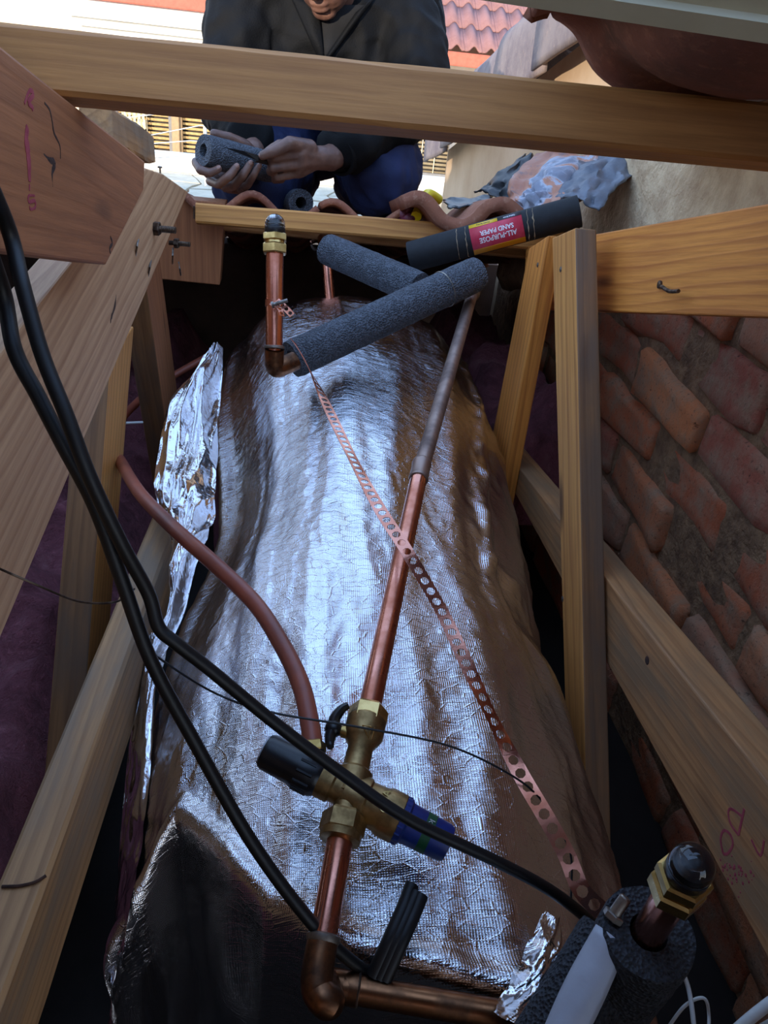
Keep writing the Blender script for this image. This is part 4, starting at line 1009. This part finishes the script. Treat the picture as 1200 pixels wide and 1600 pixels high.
elL, elR = P(648, 158, y=2.10), P(362, 160, y=2.13)
wrL, wrR = P(516, 247, y=1.875), P(394, 236, y=1.95)
pel = V((.06, 2.46, 1.00)); che = P(510, 55, y=2.27); nek = P(530, -4, y=2.18); hed = P(508, -78, y=2.09)
knL, knR = P(600, 268, y=2.02), P(398, 288, y=2.03)
anL, anR = V((.17, 2.46, .845)), V((-.03, 2.46, .845))
toL, toR = V((.17, 2.62, .79)), V((-.03, 2.62, .79))
hpL, hpR = pel + V((.095, 0, 0)), pel + V((-.095, 0, 0))
body = MB()
body.chain([pel, pel.lerp(che, .5), che], [.125, .115, .12]); body.chain([hpL, hpR], [.10, .10])
body.chain([che, shL], [.10, .062]); body.chain([che, shR], [.10, .062]); body.chain([che, nek, hed + V((0, .03, -.03))], [.09, .056, .054])
body.chain([shL, elL, wrL], [.058, .044, .028]); body.chain([shR, elR, wrR], [.058, .044, .028])
body.chain([hpL, knL, anL, toL], [.092, .058, .040, .034]); body.chain([hpR, knR, anR, toR], [.092, .058, .040, .034])
# head bowed towards the hands: face direction fdir, crown direction hup
look = P(400, 250, y=1.86); fdir = (look - hed).normalized(); fdir = (fdir + V((-.1, -.55, 0.1))).normalized(); hr = fdir.cross(V((0, 0, 1))).normalized(); hup = hr.cross(fdir).normalized()
HR = Matrix((hr, fdir, hup)).transposed()
def hp(a, b, c): return hed + hr * a + fdir * b + hup * c
body.sphere(hed + hup * .022 - fdir * .012, (.076, .097, .092), 24, 16, HR)
body.sphere(hp(0, .030, -.045), (.060, .058, .070), 20, 12, HR)                 # face and jaw
body.sphere(hp(0, .052, -.098), (.030, .026, .020), 14, 8, HR)                  # chin
body.sphere(hp(0, .078, -.066), (.025, .013, .0085), 14, 8, HR); body.sphere(hp(0, .078, -.079), (.022, .012, .0085), 14, 8, HR)   # lips
body.chain([hp(0, .078, .010), hp(0, .093, -.028), hp(0, .097, -.038)], [.009, .012, .013]); body.sphere(hp(.013, .085, -.040), .009, 10, 6); body.sphere(hp(-.013, .085, -.040), .009, 10, 6)
body.chain([hp(-.042, .066, .022), hp(-.018, .078, .024)], [.010, .010]); body.chain([hp(.042, .066, .022), hp(.018, .078, .024)], [.010, .010])   # brows
for s_ in (-1, 1):
    body.sphere(hp(s_ * .078, -.005, -.012), (.010, .020, .032), 12, 8, HR)      # ears
    body.sphere(hp(s_ * .040, .055, -.030), (.022, .020, .020), 12, 8, HR)      # cheeks
# hands: joints sighted on the photograph's finger bends, each at its own distance
F_ = lambda l: [P(u, v, y=y) for u, v, y in l]
# his right hand, under and round the foam sleeve
pR = F_([(392, 250, 1.945)])[0]
mcR = F_([(318, 262, 1.895), (338, 282, 1.895), (358, 293, 1.905), (378, 295, 1.92)])
body.chain([wrR, pR], [.027, .026])
for m_ in mcR: body.chain([pR, m_], [.022, .0135])
for a_, b_ in zip(mcR, mcR[1:]): body.chain([a_, b_], [.0135, .0135])
fingR = [[mcR[0]] + F_([(306, 254, 1.835), (313, 266, 1.80), (329, 270, 1.785), (341, 264, 1.785)]),
         [mcR[1]] + F_([(328, 283, 1.84), (342, 288, 1.795), (357, 276, 1.775), (369, 261, 1.782)]),
         [mcR[2]] + F_([(352, 293, 1.86), (366, 290, 1.815), (379, 274, 1.795), (391, 256, 1.80)]),
         [mcR[3]] + F_([(375, 295, 1.88), (387, 289, 1.84), (396, 274, 1.82), (404, 260, 1.825)])]
for i, f in enumerate(fingR): body.chain(f, [.0125, .0105, .0100, .0092, .0080] if i < 3 else [.0115, .0095, .0088, .0080, .0070])
thR = F_([(396, 246, 1.93), (382, 228, 1.90), (358, 216, 1.875), (334, 209, 1.86)]); body.chain(thR, [.019, .0145, .0120, .0095])
# his left hand, a loose fist pinching the blade
mcL = F_([(464, 226, 1.815), (470, 240, 1.805), (471, 255, 1.81), (466, 269, 1.825)])
plL = P(494, 247, y=1.85); body.chain([wrL, plL], [.027, .025])
for m_ in mcL: body.chain([plL, m_], [.023, .0140])
for a_, b_ in zip(mcL, mcL[1:]): body.chain([a_, b_], [.0140, .0135])
fingL = [[mcL[0]] + F_([(437, 226, 1.80), (420, 236, 1.805), (410, 246, 1.815)]),
         [mcL[1]] + F_([(428, 245, 1.795), (420, 252, 1.82), (432, 256, 1.845)]),
         [mcL[2]] + F_([(428, 262, 1.805), (422, 268, 1.83), (434, 270, 1.855)]),
         [mcL[3]] + F_([(434, 277, 1.825), (429, 281, 1.845), (440, 281, 1.865)])]
for i, f in enumerate(fingL): body.chain(f, [.0130, .0108, .0098, .0088] if i < 3 else [.0120, .0095, .0088, .0080])
thL = F_([(482, 232, 1.83), (452, 224, 1.785), (428, 236, 1.778), (410, 243, 1.783)]); body.chain(thL, [.019, .0145, .0118, .0098])
bodyo = remesh('body', body, .0033, m_skin, man, 2, lambda p, n_: n_ * (.0006 * ns(p.x * 90, p.y * 90, p.z * 90)))
for f, q in ((fingR[0], (0, -.8, .6)), (fingR[1], (.2, -.8, .6)), (fingR[2], (.2, -.8, .6)), (fingR[3], (.3, -.8, .5)), (thL, (-.6, -.8, .3))):
    d = (f[-1] - f[-2]).normalized(); nn = (V(q) - d * V(q).dot(d)).normalized()
    build('finger_nail', MB().sphere(f[-1] + d * .0015 + nn * .0058, (.0062, .0052, .0022), 10, 6, frame(d, nn)), m_nail_, parent=bodyo, smooth='all')
m_eye = plain('eye', '#d8d0c8', rough=.2); m_iris = plain('iris', '#1a0f0a', rough=.15)
for s_ in (-1, 1):
    ey = build('eye', MB().sphere(hp(s_ * .031, .064, -.004), (.011, .010, .0055), 12, 8, HR), m_eye, parent=bodyo, smooth='all')
    build('iris', MB().sphere(hp(s_ * .031, .0715, -.0055), (.0052, .0035, .0045), 10, 6, HR), m_iris, parent=bodyo, smooth='all')
build('hair', MB().sphere(hed + hup * .034 - fdir * .022, (.082, .098, .092), 24, 14, HR), m_hair, parent=man, smooth='all')
# clothes
jk = MB()
jk.chain([pel + V((0, -.03, .05)), pel.lerp(che, .55), che + V((0, 0, -.02))], [.165, .150, .150]); jk.chain([che, shL], [.145, .088]); jk.chain([che, shR], [.145, .088]); jk.chain([shL, che + V((0, .05, .06)), shR], [.086, .09, .086])
jk.chain([shL, elL, wrL.lerp(elL, .16)], [.090, .074, .052]); jk.chain([shR, elR, wrR.lerp(elR, .24)], [.090, .074, .052])
jk.chain([che + V((-.10, -.03, -.06)), che + V((.10, -.03, -.06))], [.11, .11])
def folds(a_, b_, c_, amp):
    def d(p, n_):
        q = ns(p.x * a_, p.y * a_, p.z * b_) ; r_ = ns(p.x * c_ + 4, p.y * c_ * 2, p.z * c_)
        return n_ * (amp * (0.5 - abs(q)) * 1.3 + amp * .6 * (0.35 - abs(r_)) + amp * .35 * ns(p.x * 30, p.y * 30, p.z * 22))
    return d
jacket = remesh('jacket', jk, .0075, m_jack, man, 6, folds(8, 5, 14, .020))
bj = bvh_of(jacket)
def drape(name, outline, bvh, lift, thick, mat, parent, n=9):
    """a flat cloth piece laid on the surface under it"""
    rows = []
    (a0, a1), (b0, b1) = (outline[0], outline[1]), (outline[3], outline[2]); 
    for i in range(n + 1):
        f = i / n; row = []
        for j in range(n + 1):
            g = j / n; u = (a0[0] * (1 - f) + a1[0] * f) * (1 - g) + (b0[0] * (1 - f) + b1[0] * f) * g; v = (a0[1] * (1 - f) + a1[1] * f) * (1 - g) + (b0[1] * (1 - f) + b1[1] * f) * g
            d = ray(u, v).normalized(); h = bvh.ray_cast(CAM, d)
            row.append((h[0] if h[0] else P(u, v, y=2.1)) - d * (lift + .006 * math.sin(math.pi * g)))
        rows.append(row)
    return build(name, MB().grid(rows), mat, parent=parent, smooth='all', solid=thick)
drape('shirt_front', [(500, 8), (503, 92), (512, 92), (572, 8)], bj, .003, .002, m_shirt, jacket)
drape('lapel', [(452, -8), (500, 98), (506, 92), (497, 5)], bj, .009, .003, m_jack, jacket)
drape('lapel', [(588, -8), (510, 98), (508, 90), (556, 20)], bj, .009, .003, m_jack, jacket)
for (el_, wr_, f) in ((elL, wrL, .16), (elR, wrR, .24)):
    c = wr_.lerp(el_, f - .10); d = (el_ - wr_).normalized()
    build('cuff', MB().lathe(c, d, [(0, .043), (0, .050), (.035, .053), (.035, .046), (0, .043)], 24), m_jack, parent=jacket, smooth=True)
tr = MB()
tr.chain([hpL, hpR], [.135, .135]); tr.chain([pel, pel.lerp(che, .22)], [.14, .13])
for h_, k_, a_ in ((hpL, knL, anL), (hpR, knR, anR)): tr.chain([h_, k_, a_], [.125, .088, .066]); tr.sphere(k_ + V((0, -.005, -.01)), .090, 16, 10)
remesh('trousers', tr, .0075, m_trou, man, 6, folds(10, 7, 18, .020))
for a_, t_ in ((anL, toL), (anR, toR)):
    build('boot', MB().chain([a_, a_ + V((0, .05, -.015)), t_], [.048, .046, .042]), m_boot, parent=man, smooth='all')
foamtube(P(317, 235, y=1.805), P(424, 262, y=1.915), .0325, .0130, 'grey foam sleeve held in the worker\'s hands, slit by a blade', 18, 11)
foamtube(P(470, 317, y=1.93), P(432, 318, y=2.18), .031, .0130, 'grey foam sleeve lying on the tiles between the worker\'s knees', 14, 13)
kn = thing('knife', 'thin black blade pushed into the foam sleeve by the worker\'s fingers', 'knife', P(400, 245, y=1.78))
build('blade', MB().prism([P(349, 230, y=1.775), P(380, 236, y=1.778), P(404, 243, y=1.783), P(403, 252, y=1.783), P(385, 246, y=1.779)], (0, .0012, 0)), m_blackp, parent=kn)
build('handle', MB().tube([P(398, 248, y=1.79), P(415, 252, y=1.81), P(450, 258, y=1.835)], .007, 10), m_blackp, parent=kn, smooth=True)

# ---------------------------------------------------------------- the house across the yard
house = thing('house', 'white house with red tiled roof, stepped cornice and bamboo blinds beyond the worker', 'house', (0, 8, -2))
YB, YM = 6.9, 8.0
xl = P(95, 20, y=YB).x; zt = P(355, 24, y=YB).z; xr = .55
build('wall', MB().box((0, YM + .1, .2), (12, .2, 2.0 + .2)), m_housec, parent=house)
for k in range(4):
    hgt = .115 if k == 0 else .056; z1 = zt - (0 if k == 0 else .115 + .056 * (k - 1)); ins = .055 * k
    build('cornice_step', MB().box(((xl + ins + xr - ins) / 2, (YB + ins + YM) / 2, z1 - hgt / 2), (xr - xl - 2 * ins, YM - YB - ins, hgt)), m_housew, parent=house, bevel=.006)
zc = zt - .115 - .056 * 3
yw = YB + .30
zs = P(250, 250, y=yw).z
build('bay_wall', MB().box(((xl + .25 + xr - .25) / 2, (yw + .12 + YM) / 2, (zc + zs - .6) / 2), (xr - xl - .5, YM - yw - .12, zc - zs + .6)), m_housew, parent=house)
build('fascia', MB().box(((xl + xr) / 2 + .12, YB - .02, zt + .045), (xr - xl - .1, .05, .09)), m_fascia, parent=house, bevel=.008)
zf2 = P(720, 93, y=7.55).z
build('fascia', MB().box((1.7, 7.55, zf2), (2.6, .06, .105)), m_fascia, parent=house, bevel=.008)
build('soffit_wall', MB().box((1.7, 7.8, zf2 - .3), (2.6, .3, .5)), m_housec, parent=house)
tp = []
for i in range(3):
    row = []
    for j in range(13):
        x = -.075 + .15 * j / 12; y = .36 * i / 2; row.append(V((x, y * .87, .030 * max(-.35, math.cos(2 * math.pi * x / .15)) + .5 * y - .012 * i / 2)))
    tp.append(row)
ht = None
def house_roof(x0, x1, y0, z0, nr):
    global ht
    for r_ in range(nr):
        x = x0
        while x < x1:
            loc = V((x, y0 + .33 * r_ * .87, z0 + .33 * r_ * .5 + .018))
            if ht is None:
                ht = build('roof_tile', MB().add([p + loc for row in tp for p in row], [(i * 13 + k, i * 13 + k + 1, (i + 1) * 13 + k + 1, (i + 1) * 13 + k) for i in range(2) for k in range(12)]), m_tnew, parent=house, smooth='all', solid=.016)
                house_roof.base = loc
            else: instance(ht, house, Matrix.Translation(loc - house_roof.base))
            x += .15
house_roof(.50, 3.0, 7.53, zf2 + .06, 6)
house_roof(xl + .3, .45, YB - .03, zt + .10, 2)
# windows with frames and slats
def window(u0, u1, v0, v1, y, frame_m, name='window', slat=.034, slat_m=None):
    a = P(u0, v1, y=y); b = P(u1, v0, y=y); x0, x1 = a.x, b.x; z0, z1 = min(P(u0, v1, y=y).z, P(u1, v1, y=y).z), P((u0 + u1) / 2, v0, y=y).z
    fw = .05; fr = MB()
    for c, d in (((x0, y, (z0 + z1) / 2), (fw, .06, z1 - z0)), ((x1, y, (z0 + z1) / 2), (fw, .06, z1 - z0)), (((x0 + x1) / 2, y, z1), (x1 - x0 + fw, .06, fw * 1.4)), (((x0 + x1) / 2, y, z0), (x1 - x0 + fw, .06, fw))): fr.box(c, d)
    w_ = build('window', fr, frame_m, parent=house)
    build('dark_glass', MB().box(((x0 + x1) / 2, y + .06, (z0 + z1) / 2), (x1 - x0, .01, z1 - z0)), m_pane, parent=w_)
    z = z0 + .03
    while z < z1 - .03:
        build('slat', MB().box(((x0 + x1) / 2, y + .025, z), (x1 - x0 - fw, .004, slat * .62), Matrix.Rotation(.5, 3, 'X')), slat_m or m_blind, parent=w_); z += slat
    for f in (.25, .6): build('blind_cord', MB().tube([(x0 + (x1 - x0) * f, y + .012, z0), (x0 + (x1 - x0) * f, y + .012, z1)], .004, 6), m_curt, parent=w_)
    return w_, x0, x1, z0, z1
w1, x0, x1, z0, z1 = window(172, 266, 130, 243, yw, m_gframe)
rows = []
pxs = [(190, 232), (190, 231), (189, 228), (187, 222), (186, 226), (185, 232)]
n0 = P(190, 150, y=yw).x; n1 = P(234, 150, y=yw).x
for i in range(25):
    f = i / 24; z = z1 - (z1 - z0) * f; wd = (n1 - n0) * (1 - .18 * math.sin(math.pi * f))
    rows.append([V((n0 + wd * j / 24, yw - .045 + .014 * math.sin(j * 1.3) , z)) for j in range(25)])
lat = MB()
for i in range(24):
    for j in range(24):
        if (i + j) % 2 == 0 or i % 3 == 0:
            a, b, c, d = rows[i][j], rows[i][j + 1], rows[i + 1][j + 1], rows[i + 1][j]; lat.add([a, b, c, d], [(0, 1, 2, 3)])
build('lattice_curtain', lat, m_curt, parent=w1, solid=.006)
a = P(156, 140, y=yw).x; b = P(173, 140, y=yw).x
build('window_post', MB().box(((a + b) / 2, yw - .02, (zc + zs) / 2), (b - a, .08, zc - zs)), m_wframe, parent=house, bevel=.006)
a = P(267, 140, y=yw).x; b = P(279, 140, y=yw).x
build('window_post', MB().box(((a + b) / 2, yw - .02, (zc + zs) / 2), (b - a, .08, zc - zs)), m_wframe, parent=house, bevel=.006)
window(282, 430, 178, 262, yw, m_wframe)
window(640, 712, 175, 272, 7.6, m_gframe, slat_m=plain('olive_slat', '#9a8a6c', '#857557', 0.7))
# parapet and crazy paving of the yard terrace
pz1 = P(480, 263, y=5.4).z; pz0 = P(500, 291, y=5.4).z
tag(build('parapet_wall', MB().box((0, 5.5, (pz0 + pz1) / 2), (9, .2, pz1 - pz0)), m_housew, bevel=.01), 'low white parapet wall across the terrace behind the worker', 'wall')
pav = thing('paved_terrace', 'cream crazy paving on the terrace below the parapet', 'paving', (0, 4.6, pz0))
build('bed', MB().box((-1.9, 4.6, pz0 - .06), (5.2, 1.7, .1)), m_mortar, parent=pav)
random.seed(11); GX, GY = 14, 6
jp = [[V((-2.4 + 3.05 * i / GX + (random.uniform(-.07, .07)), 3.8 + 1.58 * j / GY + (random.uniform(-.08, .08) if 0 < j < GY else 0), pz0 - .012)) for j in range(GY + 1)] for i in range(GX + 1)]
m_stone = plain('paving_stone', '#cfc6ae', '#b9af95', 0.85, 12)
for i in range(GX):
    for j in range(GY):
        q = [jp[i][j], jp[i + 1][j], jp[i + 1][j + 1], jp[i][j + 1]]; c = sum(q, V((0, 0, 0))) / 4
        q = [c + (p - c) * .945 for p in q]; mid_ = [(q[k].lerp(q[(k + 1) % 4], .5) + V((random.uniform(-.015, .015), random.uniform(-.015, .015), 0))) for k in range(4)]
        build('paving_stone', MB().prism([p for k in range(4) for p in (q[k], mid_[k])], (0, 0, .012 + random.uniform(0, .004))), m_stone, parent=pav)
# electric fence on the terrace
fe = thing('fence', 'thin white wire fence with a slim post in front of the blinds', 'fence', P(318, 214, y=5.0))
pa = P(319, 150, y=5.0); pbm = P(322, 250, y=5.0)
build('post', MB().tube([(pa.x, 5.0, pz0), (pa.x, 5.0, pa.z + .1)], .010, 8), m_whtc, parent=fe, smooth=True)
build('insulator', MB().lathe((pa.x, 5.0, P(318, 193, y=5).z), (0, 0, 1), [(0, .012), (.01, .022), (.04, .022), (.05, .012)], 10), m_whtc, parent=fe, smooth=True)
for l in ([(60, 180), (177, 173), (262, 178), (318, 185)], [(60, 200), (151, 189), (232, 180), (320, 170)], [(60, 222), (232, 212), (314, 196), (345, 204)], [(60, 238), (232, 225), (298, 220), (345, 224)]):
    build('wire', MB().tube([P(u, v, y=5.0) for u, v in l], .0028, 6), m_whtc, parent=fe)
